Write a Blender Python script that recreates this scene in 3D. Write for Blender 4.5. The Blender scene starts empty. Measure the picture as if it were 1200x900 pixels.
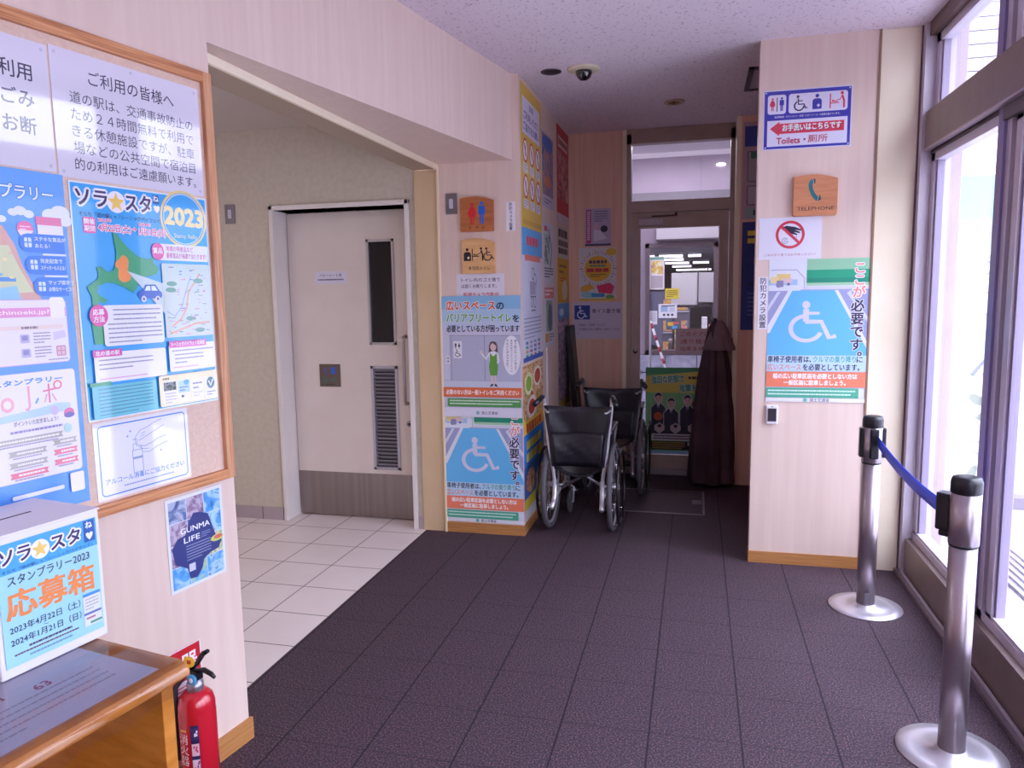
import bpy, bmesh, math, random
from mathutils import Vector, Matrix
SC = bpy.context.scene
COL = SC.collection
random.seed(7)
PI = math.pi
# ------------------------------------------------------------------ camera
YAW, PIT, ROL, FPX, CAMH = -0.244996, -0.121225, -0.0158447, 869.02, 1.5
_f = Vector((math.sin(YAW)*math.cos(PIT), math.cos(YAW)*math.cos(PIT), math.sin(PIT)))
_r = Vector((math.cos(YAW), -math.sin(YAW), 0)); _u = _r.cross(_f)
_c, _s = math.cos(ROL), math.sin(ROL)
_R, _U = _c*_r+_s*_u, -_s*_r+_c*_u
cd = bpy.data.cameras.new('camera'); cam = bpy.data.objects.new('camera', cd); COL.objects.link(cam)
cd.sensor_width = 36; cd.lens = FPX*36/1200; cd.clip_start = .05; cd.clip_end = 200
M = Matrix((_R, _U, -_f)).transposed().to_4x4(); M.translation = Vector((0, 0, CAMH)); cam.matrix_world = M
SC.camera = cam
# ------------------------------------------------------------------ light
SC.view_settings.view_transform = 'Standard'; SC.view_settings.look = 'None'
SC.view_settings.gamma = 1; SC.view_settings.use_curve_mapping = False
SC.view_settings.exposure = EXPOSURE = 0.17
try: SC.cycles.use_denoising = True; SC.cycles.max_bounces = 10; SC.cycles.diffuse_bounces = 6; SC.cycles.transparent_max_bounces = 16
except Exception: pass
wd = bpy.data.worlds.new('overcast_sky'); SC.world = wd; wd.use_nodes = True
bg = wd.node_tree.nodes['Background']; wn = wd.node_tree
_tc = wn.nodes.new('ShaderNodeTexCoord'); _sp = wn.nodes.new('ShaderNodeSeparateXYZ'); _mr = wn.nodes.new('ShaderNodeMapRange')
wn.links.new(_tc.outputs['Generated'], _sp.inputs[0]); wn.links.new(_sp.outputs[2], _mr.inputs[0])     # overcast sky: bright zenith, dimmer horizon
SKY = 15.0
_mr.inputs[1].default_value = 0; _mr.inputs[2].default_value = 1; _mr.inputs[3].default_value = SKY*.155; _mr.inputs[4].default_value = SKY
bg.inputs[0].default_value = (.82, .89, 1.12, 1); wn.links.new(_mr.outputs[0], bg.inputs[1])
def area(name, loc, rot, sx, sy, power, color=(1, 1, 1)):
    l = bpy.data.lights.new(name, 'AREA'); l.shape = 'RECTANGLE'; l.size = sx; l.size_y = sy; l.energy = power; l.color = color
    o = bpy.data.objects.new(name, l); o.location = loc; o.rotation_euler = rot; COL.objects.link(o); return o
area('hall_fill_light', (-.6, -.9, 2.70), (0, 0, 0), 1.2, 1.2, 3, (1, .93, .95))  # fill light added behind the camera to lift the hall
area('toilet_fill_light', (-3.3, 2.6, 2.50), (0, 0, 0), .5, .5, 11, (1, .93, .95))  # added out of view to brighten the toilet lobby
area('passage_fill_light', (-.2, 7.6, 2.93), (0, 0, 0), 1.4, .5, 26, (.9, .86, 1))  # added fill for the passage and far ceiling, without a fixture
area('shop_ceiling_light', (-.3, 9.85, 2.19), (0, 0, 0), 4, 2.4, 70, (.92, .9, 1))
# ------------------------------------------------------------------ materials
def s2l(v): return v/12.92 if v <= .04045 else ((v+.055)/1.055)**2.4
def hexc(h):
    h = h.lstrip('#'); return tuple(s2l(int(h[i:i+2], 16)/255) for i in (0, 2, 4))+(1,)
MATS = {}
def nmat(name):
    m = bpy.data.materials.new(name); m.use_nodes = True
    return m, m.node_tree, m.node_tree.nodes['Principled BSDF']
def pm(col, rough=.5, metal=0, spec=.5, coat=0):
    k = ('p', col, rough, metal, spec, coat)
    if k not in MATS:
        m, nt, b = nmat('paint_'+col.lstrip('#')); b.inputs['Base Color'].default_value = hexc(col)
        b.inputs['Roughness'].default_value = rough; b.inputs['Metallic'].default_value = metal
        b.inputs['Specular IOR Level'].default_value = spec; b.inputs['Coat Weight'].default_value = coat
        b.inputs['Coat Roughness'].default_value = .04; b.inputs['Coat IOR'].default_value = 1.8
        MATS[k] = m
    return MATS[k]
def noisy(name, c1, c2, scale=(1, 1, 1), nscale=10, rough=.6, metal=0, detail=4, lo=.35, hi=.65, bump=0, spec=.5, c3=None, rough2=None):
    k = ('n', name)
    if k in MATS: return MATS[k]
    m, nt, b = nmat(name); N = nt.nodes; L = nt.links
    tc = N.new('ShaderNodeTexCoord'); mp = N.new('ShaderNodeMapping'); mp.inputs['Scale'].default_value = scale
    L.new(tc.outputs['Object'], mp.inputs[0])
    nz = N.new('ShaderNodeTexNoise'); nz.inputs['Scale'].default_value = nscale; nz.inputs['Detail'].default_value = detail
    L.new(mp.outputs[0], nz.inputs['Vector'])
    cr = N.new('ShaderNodeValToRGB'); cr.color_ramp.elements[0].position = lo; cr.color_ramp.elements[0].color = hexc(c1)
    cr.color_ramp.elements[1].position = hi; cr.color_ramp.elements[1].color = hexc(c2)
    if c3: e = cr.color_ramp.elements.new((lo+hi)/2); e.color = hexc(c3)
    L.new(nz.outputs['Fac'], cr.inputs[0]); L.new(cr.outputs[0], b.inputs['Base Color'])
    b.inputs['Roughness'].default_value = rough; b.inputs['Metallic'].default_value = metal; b.inputs['Specular IOR Level'].default_value = spec
    if bump:
        bp = N.new('ShaderNodeBump'); bp.inputs['Strength'].default_value = bump; bp.inputs['Distance'].default_value = .003
        L.new(nz.outputs['Fac'], bp.inputs['Height']); L.new(bp.outputs[0], b.inputs['Normal'])
    MATS[k] = m; return m
def math_n(nt, op, a, b=None, c=None):
    n = nt.nodes.new('ShaderNodeMath'); n.operation = op
    for i, v in enumerate((a, b, c)):
        if v is None: continue
        if hasattr(v, 'is_output'): nt.links.new(v, n.inputs[i])
        else: n.inputs[i].default_value = v
    return n.outputs[0]
def mixc(nt, fac, a, b):
    n = nt.nodes.new('ShaderNodeMix'); n.data_type = 'RGBA'
    nt.links.new(fac, n.inputs[0])
    for i, v in ((6, a), (7, b)):
        if hasattr(v, 'is_output'): nt.links.new(v, n.inputs[i])
        else: n.inputs[i].default_value = v
    return n.outputs[2]
def joint(nt, v, origin, pitch, w):   # 1 inside a joint line
    f = math_n(nt, 'FRACT', math_n(nt, 'DIVIDE', math_n(nt, 'SUBTRACT', v, origin), pitch))
    d = math_n(nt, 'ABSOLUTE', math_n(nt, 'SUBTRACT', f, .5))
    return math_n(nt, 'GREATER_THAN', d, .5-w/pitch/2)
def tile_mat(name, c1, c2, cj, ox, px, oy, py, wx, wy, nscale, rough, spec=.5, c3=None, jy=1.0, lo=.35, hi=.65, bump=0):
    m, nt, b = nmat(name); N = nt.nodes; L = nt.links
    tc = N.new('ShaderNodeTexCoord'); sp = N.new('ShaderNodeSeparateXYZ'); L.new(tc.outputs['Object'], sp.inputs[0])
    nz = N.new('ShaderNodeTexNoise'); nz.inputs['Scale'].default_value = nscale; nz.inputs['Detail'].default_value = 3
    L.new(tc.outputs['Object'], nz.inputs['Vector'])
    cr = N.new('ShaderNodeValToRGB'); cr.color_ramp.elements[0].position = lo; cr.color_ramp.elements[0].color = hexc(c1)
    cr.color_ramp.elements[1].position = hi; cr.color_ramp.elements[1].color = hexc(c2)
    if c3: e = cr.color_ramp.elements.new((lo+hi)/2); e.color = hexc(c3)
    L.new(nz.outputs['Fac'], cr.inputs[0])
    jx = joint(nt, sp.outputs[0], ox, px, wx); jyy = math_n(nt, 'MULTIPLY', joint(nt, sp.outputs[1], oy, py, wy), jy)
    col = mixc(nt, math_n(nt, 'MAXIMUM', jx, jyy), cr.outputs[0], hexc(cj))
    L.new(col, b.inputs['Base Color']); b.inputs['Roughness'].default_value = rough; b.inputs['Specular IOR Level'].default_value = spec
    if bump:
        bp = N.new('ShaderNodeBump'); bp.inputs['Strength'].default_value = bump; bp.inputs['Distance'].default_value = .002
        L.new(nz.outputs['Fac'], bp.inputs['Height']); L.new(bp.outputs[0], b.inputs['Normal'])
    return m
def photo_mat(name, palette, scale=14, seed=0, rough=.4):
    k = ('ph', name)
    if k in MATS: return MATS[k]
    m, nt, b = nmat(name); N = nt.nodes; L = nt.links
    tc = N.new('ShaderNodeTexCoord'); mp = N.new('ShaderNodeMapping'); mp.inputs['Location'].default_value = (seed*3.1, seed*1.7, seed*.9)
    L.new(tc.outputs['Object'], mp.inputs[0])
    nz = N.new('ShaderNodeTexNoise'); nz.inputs['Scale'].default_value = scale; nz.inputs['Detail'].default_value = 5
    nz.inputs['Distortion'].default_value = 1.2; L.new(mp.outputs[0], nz.inputs['Vector'])
    cr = N.new('ShaderNodeValToRGB'); cr.color_ramp.interpolation = 'EASE'
    n = len(palette)
    for i, c in enumerate(palette):
        p = .28+.44*i/(n-1)
        e = cr.color_ramp.elements[i] if i < 2 else cr.color_ramp.elements.new(p)
        e.position = p; e.color = hexc(c)
    L.new(nz.outputs['Fac'], cr.inputs[0]); L.new(cr.outputs[0], b.inputs['Base Color']); b.inputs['Roughness'].default_value = rough
    MATS[k] = m; return m
def emit(name, col, st):
    k = ('e', name)
    if k not in MATS:
        m, nt, b = nmat(name); b.inputs['Base Color'].default_value = hexc(col); b.inputs['Emission Color'].default_value = hexc(col)
        b.inputs['Emission Strength'].default_value = st; MATS[k] = m
    return MATS[k]
def glass_mat(name, tint=(1, 1, 1, 1), f0=.06):
    k = ('g', name)
    if k in MATS: return MATS[k]
    m, nt, b = nmat(name); N = nt.nodes; L = nt.links; N.remove(b)
    tr = N.new('ShaderNodeBsdfTransparent'); tr.inputs[0].default_value = tint
    gl = N.new('ShaderNodeBsdfGlossy'); gl.inputs['Roughness'].default_value = .01
    lw = N.new('ShaderNodeLayerWeight'); lw.inputs[0].default_value = .12
    fac = math_n(nt, 'MINIMUM', math_n(nt, 'ADD', math_n(nt, 'MULTIPLY', lw.outputs['Fresnel'], .55), f0*.3), .4)
    mx = N.new('ShaderNodeMixShader'); L.new(fac, mx.inputs[0]); L.new(tr.outputs[0], mx.inputs[1]); L.new(gl.outputs[0], mx.inputs[2])
    L.new(mx.outputs[0], N['Material Output'].inputs[0]); MATS[k] = m; return m
WOODWALL = noisy('wood_grain_wall_panel', '#dbc1b6', '#e0c8bd', (14, 14, .7), 2.2, .45, c3='#ddc4b9', spec=.35)
HEADWOOD = WOODWALL
CREAM = noisy('cream_painted_trim', '#eddcc2', '#f2e4cd', (1, 1, 1), 3, .5)
BASEWOOD = noisy('orange_brown_skirting', '#a8703f', '#bd8450', (1.2, 1.2, 30), 4, .4)
FRAMEWOOD = noisy('board_frame_wood', '#a9683f', '#d89a6c', (2, 2, 60), 2.5, .4, c3='#c98658')
TABLEWOOD = noisy('orange_table_wood', '#b06b25', '#c98238', (3, 3, 12), 3, .32)
CEIL = noisy('speckled_ceiling_board', '#b3a4b0', '#e6d7e2', (1, 1, 1), 75, .9, detail=2, lo=.30, hi=.40)
TOILETWALL = noisy('toilet_cream_wallpaper', '#c3b6a6', '#cabeae', (1, 1, 1), 30, .8)
TOILETCEIL = pm('#c2b4ac', .9)
BRONZE = noisy('bronze_aluminium', '#7d6a66', '#867370', (1, 1, 1), 8, .38, .25)
ALU = noisy('lilac_grey_aluminium', '#c3b8c6', '#cdc3d0', (1, 1, 1), 5, .4, .2)
STEEL = noisy('brushed_steel', '#a79ba2', '#bdb2ba', (60, 60, 1), 3, .3, .95)
CHROME = pm('#d9d4da', .15, 1)
BLACKPL = pm('#17131c', .35)
DOORPAINT = noisy('beige_door_paint', '#d9c9c2', '#decfc8', (1, 1, 1), 4, .42)
GLASS = glass_mat('clear_window_glass')
DARKTILE = tile_mat('dark_speckled_carpet_tile', '#2c2735', '#80595a', '#1d1720', .164, .304, 2.72, .304, .006, .004, 165, .75, .3, c3='#463945', jy=.6, lo=.38, hi=.68, bump=.15)
WHITETILE = tile_mat('pale_ceramic_tile', '#e6d8d6', '#ebdedc', '#6b595c', -1.67, .304, 3.033, .308, .006, .006, 3, .3)
# ------------------------------------------------------------------ mesh helpers
class B:
    def __init__(s): s.bm = bmesh.new(); s.mats = []
    def mi(s, m):
        if m not in s.mats: s.mats.append(m)
        return s.mats.index(m)
    def _add(s, vs, fs, m, smooth=False):
        i = s.mi(m); v = [s.bm.verts.new(p) for p in vs]
        for f in fs:
            try: q = s.bm.faces.new([v[j] for j in f])
            except ValueError: continue
            q.material_index = i; q.smooth = smooth
        return v
    def box(s, x0, x1, y0, y1, z0, z1, m, mat=None):
        vs = [Vector((x, y, z)) for z in (z0, z1) for y in (y0, y1) for x in (x0, x1)]
        if mat is not None: vs = [mat @ v for v in vs]
        s._add(vs, [(0, 2, 3, 1), (4, 5, 7, 6), (0, 1, 5, 4), (2, 6, 7, 3), (0, 4, 6, 2), (1, 3, 7, 5)], m); return s
    def prism(s, pts, z0, z1, m, mat=None):     # pts counter-clockwise footprint
        n = len(pts); vs = [Vector((x, y, z)) for z in (z0, z1) for x, y in pts]
        if mat is not None: vs = [mat @ v for v in vs]
        s._add(vs, [tuple(range(n-1, -1, -1)), tuple(range(n, 2*n))]+[(i, (i+1) % n, n+(i+1) % n, n+i) for i in range(n)], m); return s
    def tube(s, path, r, m, seg=10, cap=True, closed=False):
        P = [Vector(p) for p in path]; n = len(P); rs = r if isinstance(r, (list, tuple)) else [r]*n
        rings = []; up = None
        for i, p in enumerate(P):
            a = P[i-1] if (i > 0 or closed) else P[i]; b = P[(i+1) % n] if (i < n-1 or closed) else P[i]
            t = (b-a).normalized()
            if up is None:
                up = Vector((0, 0, 1)) if abs(t.z) < .9 else Vector((1, 0, 0))
            x = t.cross(up)
            if x.length < 1e-4: x = t.cross(Vector((0, 1, .3)))
            x.normalize(); y = x.cross(t).normalized(); up = y
            rings.append([p+(x*math.cos(2*PI*k/seg)+y*math.sin(2*PI*k/seg))*rs[i] for k in range(seg)])
        vs = [v for q in rings for v in q]; fs = []
        for i in range(n if closed else n-1):
            a, b = i*seg, ((i+1) % n)*seg
            fs += [(a+k, a+(k+1) % seg, b+(k+1) % seg, b+k) for k in range(seg)]
        if cap and not closed: fs += [tuple(range(seg-1, -1, -1)), tuple(range((n-1)*seg, n*seg))]
        s._add(vs, fs, m, True); return s
    def lathe(s, prof, m, seg=32, mat=None, mod=None):   # prof [(r,z)] bottom to top, about z
        vs = []
        for r, z in prof:
            for k in range(seg):
                a = 2*PI*k/seg; rr = r*(mod(a, z) if mod else 1)
                vs.append(Vector((rr*math.cos(a), rr*math.sin(a), z)))
        if mat is not None: vs = [mat @ v for v in vs]
        n = len(prof); fs = []
        for i in range(n-1):
            fs += [(i*seg+k, i*seg+(k+1) % seg, (i+1)*seg+(k+1) % seg, (i+1)*seg+k) for k in range(seg)]
        fs += [tuple(range(seg-1, -1, -1)), tuple(range((n-1)*seg, n*seg))]
        s._add(vs, fs, m, True); return s
    def face(s, pts, m, smooth=False): s._add([Vector(p) for p in pts], [tuple(range(len(pts)))], m, smooth); return s
    def grid(s, P, m, smooth=True, thick=0):  # P[i][j] points
        a, b = len(P), len(P[0]); vs = [Vector(p) for r in P for p in r]
        fs = [(i*b+j, i*b+j+1, (i+1)*b+j+1, (i+1)*b+j) for i in range(a-1) for j in range(b-1)]
        s._add(vs, fs, m, smooth); return s
    def link(s, name, parent=None, loc=None, bevel=0, solid=0, sub=0, autosmooth=True):
        me = bpy.data.meshes.new(name); s.bm.normal_update()
        if not solid and not sub: pass
        s.bm.to_mesh(me); s.bm.free()
        for m in s.mats: me.materials.append(m)
        o = bpy.data.objects.new(name, me); COL.objects.link(o)
        if parent: o.parent = parent
        if loc: o.location = loc
        if solid: md = o.modifiers.new('solid', 'SOLIDIFY'); md.thickness = solid; md.offset = 0
        if bevel: md = o.modifiers.new('bevel', 'BEVEL'); md.width = bevel; md.segments = 2; md.limit_method = 'ANGLE'; md.angle_limit = math.radians(40)
        if sub: md = o.modifiers.new('sub', 'SUBSURF'); md.levels = sub; md.render_levels = sub
        return o
def tag(o, label, cat, group=None, kind=None):
    o['label'] = label; o['category'] = cat
    if group: o['group'] = group
    if kind: o['kind'] = kind
    return o
def struct(o, label, cat): return tag(o, label, cat, None, 'structure')
def empty(name, loc=(0, 0, 0), rz=0):
    o = bpy.data.objects.new(name, None); o.location = loc; o.rotation_euler = (0, 0, rz); o.empty_display_size = .1; COL.objects.link(o); return o
def copy_tree(o, parent=None):
    c = o.copy(); COL.objects.link(c)
    if parent: c.parent = parent
    for ch in list(o.children): copy_tree(ch, c)
    return c
# board wall axes (the notice-board wall stands at 9.9 degrees to the floor tiles)
WA = 0.172762
WD = Vector((math.sin(WA), math.cos(WA), 0)); WN = Vector((math.cos(WA), -math.sin(WA), 0)); WO = -1.808
def W(s, off, z): return WD*s + WN*off + Vector((0, 0, z))
WM = Matrix((WD, WN*-1, Vector((0, 0, 1)))).transposed().to_4x4()   # local x along wall, local y into the wall
WMI = WM.inverted()
CZ = 2.765
YB = 6.1
# ------------------------------------------------------------------ setting: floors, ceiling, walls
b = B(); b.prism([(-1.67, -3.2), (1.12, -3.2), (1.12, YB+.05), (-1.67, YB+.05)], -.06, 0, DARKTILE)
b.prism([(-3.4, -3.2), (-1.67, -3.2), (-1.67, 2.09), (-2.1, 2.09)], -.06, 0, DARKTILE)
struct(b.link('floor'), 'dark speckled carpet tile floor of the hall', 'floor')
b = B(); b.box(-4.2, -1.67, 2.09, 4.6, -.06, 0, WHITETILE); struct(b.link('floor_toilet'), 'pale square ceramic tiles in front of the beige sliding door', 'floor')
b = B(); b.prism([(-2.9, -3.2), (1.2, -3.2), (1.2, YB+.1), (-1.53, YB+.1), (-1.53, 2.12), (-1.7, 2.12)], CZ, CZ+.08, CEIL)
struct(b.link('ceiling'), 'speckled white ceiling of the hall', 'ceiling')
b = B(); b.box(-4.2, -1.68, .8, 4.45, 2.565, 2.63, TOILETCEIL); struct(b.link('ceiling_toilet'), 'plain ceiling of the toilet lobby', 'ceiling')
SE = 1.8068
b = B(); fa = W(-4.0, WO, 0); b.prism([(-1.47, 2.09), (-1.66, 2.09), (fa.x-.2, fa.y), (fa.x, fa.y)], 0, CZ, WOODWALL)
struct(b.link('wall_left'), 'pale wood-grain wall carrying the cork notice board', 'wall')
b = B(); b.prism([(-1.47, 2.09), (-1.068, 4.355), (-1.53, 4.355), (-1.53, 2.09)], 2.28, CZ, WOODWALL)
struct(b.link('wall_lintel'), 'pale wood-grain lintel over the toilet lobby opening', 'wall')
TAN = noisy('tan_painted_trim', '#d0b08c', '#d7b995', (1, 1, 1), 3, .5)
b = B(); b.box(-1.685, -1.545, 2.09, 4.355, 2.252, CZ, pm('#a8927f', .7)); b.box(-1.545, -1.531, 2.09, 4.355, 2.25, CZ, CREAM); struct(b.link('trim_1'), 'cream lintel strip along the top of the lobby opening', 'trim')
b = B(); b.box(-1.685, -1.53, 4.352, 4.52, 0, 2.25, TAN); b.box(-1.537, -1.526, 4.34, 4.36, 0, 2.265, pm('#ecd7b8', .5)); struct(b.link('trim_2'), 'cream pilaster between the tiled lobby and the poster covered pier', 'trim')
b = B(); b.box(-1.529, -1.025, 4.355, 6.3, .065, CZ, WOODWALL); struct(b.link('wall_pier'), 'wood-grain pier covered with toilet signs and posters', 'wall')
b = B(); b.prism([(-1.528, 4.349), (-1.021, 4.349), (-1.021, 6.1), (-1.04, 6.1), (-1.04, 4.37), (-1.528, 4.37)], 0, .065, BASEWOOD); struct(b.link('baseboard_pier'), 'brown wooden skirting round the poster covered pier', 'baseboard')
b = B()
q = [W(-4, WO, 0), W(SE+.006, WO, 0)]
b.prism([(q[0].x, q[0].y), (q[0].x+.012, q[0].y), (q[1].x+.012, q[1].y), (q[1].x, q[1].y)], 0, .075, BASEWOOD)
struct(b.link('baseboard_left'), 'brown wooden skirting below the notice board wall', 'baseboard')
# toilet lobby
b = B()
b.box(-4.2, -2.665, 4.37, 4.60, 0, 2.57, TOILETWALL); b.box(-1.755, -1.68, 4.37, 4.60, 0, 2.57, TOILETWALL); b.box(-2.665, -1.755, 4.37, 4.60, 2.055, 2.57, TOILETWALL)
b.box(-2.665, -1.755, 4.56, 4.60, 0, 2.055, TOILETWALL)
struct(b.link('wall_toilet'), 'cream lobby wall around the beige sliding door', 'wall')
b = B(); b.box(-4.2, -4.1, .9, 4.4, 0, 2.57, TOILETWALL); b.prism([(-4.2, .8), (-1.72, .8), (-1.72, .92), (-4.2, .92)], 0, 2.57, TOILETWALL); struct(b.link('wall_toilet_far'), 'cream end walls of the toilet lobby', 'wall')
SKT = tile_mat('lobby_tile_skirting', '#a8979a', '#ad9d9f', '#5b4a4c', -2.855, .304, 0, 9, .006, .0, 3, .35)
b = B(); b.box(-4.1, -2.70, 4.358, 4.372, 0, .085, SKT); b.box(-1.72, -1.686, 4.358, 4.372, 0, .085, SKT); struct(b.link('baseboard_toilet'), 'grey tile skirting of the toilet lobby', 'baseboard')
# back wall and alcove
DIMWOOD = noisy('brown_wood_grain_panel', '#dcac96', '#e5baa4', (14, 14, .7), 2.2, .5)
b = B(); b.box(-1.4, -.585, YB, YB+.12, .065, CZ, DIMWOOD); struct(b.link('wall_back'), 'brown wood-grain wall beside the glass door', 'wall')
b = B(); b.box(-.588, -.556, YB-.02, YB+.12, 0, CZ, CREAM); struct(b.link('trim_3'), 'cream post beside the glass door', 'trim')
b = B(); b.box(-1.02, -.588, YB-.012, YB, 0, .065, BASEWOOD); struct(b.link('baseboard_back'), 'brown wooden skirting of the back wall', 'baseboard')
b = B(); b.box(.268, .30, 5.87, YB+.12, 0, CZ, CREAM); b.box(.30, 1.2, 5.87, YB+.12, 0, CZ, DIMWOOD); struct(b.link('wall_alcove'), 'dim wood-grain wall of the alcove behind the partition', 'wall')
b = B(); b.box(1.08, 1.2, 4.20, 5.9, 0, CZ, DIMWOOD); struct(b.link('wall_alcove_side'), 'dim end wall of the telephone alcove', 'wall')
# right partition
b = B(); b.box(.297, .863, 4.172, 4.25, .065, CZ, WOODWALL); struct(b.link('wall_partition'), 'wood-grain partition with the blue toilet sign', 'wall')
b = B(); b.box(.294, .866, 4.166, 4.255, 0, .065, BASEWOOD); struct(b.link('baseboard_partition'), 'brown wooden skirting of the sign partition', 'baseboard')
b = B(); b.box(.863, 1.075, 4.180, 4.30, 0, CZ, CREAM); b.box(.858, .868, 4.166, 4.182, 0, CZ, pm('#8f6c58', .5)); struct(b.link('trim_4'), 'cream pilaster beside the tall windows', 'trim')
# ------------------------------------------------------------------ window wall x = 1.07
XW = 1.07
ye, yn = 4.18, -3.2
b = B()
b.box(XW, XW+.12, yn, ye, 2.165, 2.345, BRONZE); b.box(XW+.015, XW+.11, yn, 3.19, 2.105, 2.166, pm('#5a4a52', .4, .2)); b.box(XW+.03, XW+.11, 3.19, ye, 2.145, 2.166, pm('#5a4a52', .4, .2)); b.box(XW-.006, XW+.02, yn, ye, 2.158, 2.168, pm('#b3a4b0', .3, .5))
b.box(XW+.0, XW+.12, yn, ye, 2.70, CZ, pm('#6d5651', .45, .2))
struct(b.link('trim_5'), 'brown aluminium cross beam over the tall windows', 'trim')
b = B(); b.box(XW+.0, XW+.11, yn, ye, .0, .20, BRONZE); b.box(XW+.03, XW+.10, yn, ye, .20, .235, ALU); b.box(XW-.035, XW, yn, ye, 0, .018, pm('#8a7c86', .35, .4)); b.box(XW-.015, XW-.01, yn, ye, .018, .03, ALU)
struct(b.link('trim_6'), 'aluminium bottom rail and track of the tall windows', 'trim')
b = B(); b.box(XW-.015, XW+.12, 4.125, ye, 0, CZ, ALU); b.box(XW-.022, XW-.012, 4.17, 4.185, 0, CZ, pm('#6a5866', .4, .3)); struct(b.link('trim_7'), 'lilac grey aluminium jamb beside the cream pilaster', 'trim')
def glazing(n, y0, y1, z0, z1, wide, label):
    b = B(); fw = .05
    b.box(XW+.035, XW+.085, y1-fw, y1, z0, z1, ALU); b.box(XW+.045, XW+.075, y1-fw-.02, y1-fw, z0, z1, pm('#9488a0', .4, .2))
    b.box(XW+.035, XW+.085, y0, y0+fw, z0, z1, ALU); b.box(XW+.035, XW+.085, y0, y1, z1-.04, z1, ALU); b.box(XW+.035, XW+.085, y0, y1, z0, z0+.03, ALU)
    if wide:
        z1 += .02 if z1 < 2.2 else 0; b.box(XW+.02, XW+.10, y0-.055, y0, z0-.03, z1, pm('#8478a8', .4, .2)); b.box(XW+.03, XW+.09, y0-.10, y0-.055, z0-.03, z1, ALU); b.box(XW+.05, XW+.085, y0-.13, y0-.10, z0-.03, z1, pm('#8d8196', .4, .2))
    o = b.link('window_%d' % n); struct(o, label, 'window')
    g = B(); g.box(XW+.055, XW+.061, y0+.01, y1-.01, z0+.01, z1-.01, GLASS); g.link('glass_pane', o)
    return o
glazing(1, 3.24, 4.125, .22, 2.147, True, 'tall glass panel beside the cream pilaster')
glazing(2, 2.15, 3.11, .22, 2.13, True, 'tall glass panel beside the steel barrier post')
glazing(3, 0.95, 2.02, .22, 2.13, True, 'tall glass panel outside the picture')
glazing(4, -.6, .82, .22, 2.13, True, 'second tall glass panel outside the picture')
glazing(5, -3.2, -.73, .22, 2.13, True, 'third tall glass panel outside the picture')
glazing(6, 3.30, 4.125, 2.345, 2.70, True, 'upper glass light beside the cream pilaster')
glazing(7, 1.9, 3.17, 2.345, 2.70, True, 'upper glass light above the steel barrier post')
b = B(); b.box(XW, XW+.12, yn, 1.72, 2.345, 2.70, pm('#8b7a76', .5)); struct(b.link('light_block_panel'), 'plain panel added to block light above the windows outside the picture', 'wall')  # unseen panel added in place of upper glass to cut light on walls
# front wall behind the viewpoint, closed to keep light off the hall walls
b = B(); b.box(-3.4, 1.2, -3.3, -3.2, 0, CZ, WOODWALL)
struct(b.link('wall_front'), 'wood-grain wall closing the hall', 'wall')
# back glass door
b = B(); F = noisy('light_bronze_door', '#a08b82', '#a9948b', (1, 1, 1), 8, .4, .15)
b.box(-.556, -.52, YB-.02, YB+.08, 0, 2.73, F); b.box(.235, .268, YB-.02, YB+.08, 0, 2.73, F); b.box(-.556, .268, YB-.02, YB+.08, 2.655, CZ, F); b.box(-.52, .235, YB-.02, YB+.08, 2.125, 2.212, F)
b.box(-.52, .235, YB-.01, YB+.07, 0, .05, pm('#a39aa0', .35, .6))
D = struct(b.link('door_1'), 'bronze framed glass door at the end of the passage', 'door')
g = B(); g.box(-.52, .235, YB+.03, YB+.036, 2.212, 2.655, GLASS); g.link('transom_pane', D)
lf = B(); lf.box(-.515, -.448, YB, YB+.05, .055, 2.12, F); lf.box(.16, .23, YB, YB+.05, .055, 2.12, F); lf.box(-.448, .16, YB, YB+.05, 2.0, 2.12, F); lf.box(-.448, .16, YB, YB+.05, .055, .165, F)
L = lf.link('door_leaf', D)
g = B(); g.box(-.448, .16, YB+.022, YB+.028, .165, 2.0, GLASS); g.link('glass_pane', L)
c = B(); c.box(-.46, -.265, YB-.05, YB-.001, 2.018, 2.075, pm('#a0939a', .4, .3)); c.box(-.36, -.16, YB-.035, YB-.02, 2.085, 2.095, pm('#574b52', .4, .4)); c.tube([(-.17, YB-.03, 2.09), (-.17, YB-.03, 2.115)], .008, BLACKPL); c.link('door_closer', D, bevel=.004)
c = B(); c.tube([(-.483, YB-.001, 1.02), (-.483, YB-.03, 1.02)], .018, CHROME, 14); c.link('thumb_turn', L)
# floor hatch
b = B(); hx0, hx1, hy0, hy1 = -.62, .07, 5.0, 5.6; fr = pm('#8d848e', .4, .6)
for (x0, x1, y0, y1) in ((hx0, hx1, hy0, hy0+.014), (hx0, hx1, hy1-.014, hy1), (hx0, hx0+.014, hy0, hy1), (hx1-.014, hx1, hy0, hy1)): b.box(x0, x1, y0, y1, 0, .004, fr)
o = tag(b.link('floor_hatch'), 'dark floor hatch with thin metal rim before the glass door', 'hatch')
g = B(); g.box(hx0+.014, hx1-.014, hy0+.014, hy1-.014, 0, .003, noisy('hatch_carpet', '#3b303c', '#5b4650', (1, 1, 1), 170, .8)); g.link('lid', o)
g = B(); g.box(-.015, .05, 5.24, 5.35, .003, .006, pm('#8f879a', .35, .6)); g.link('lifting_plate', o)
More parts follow.
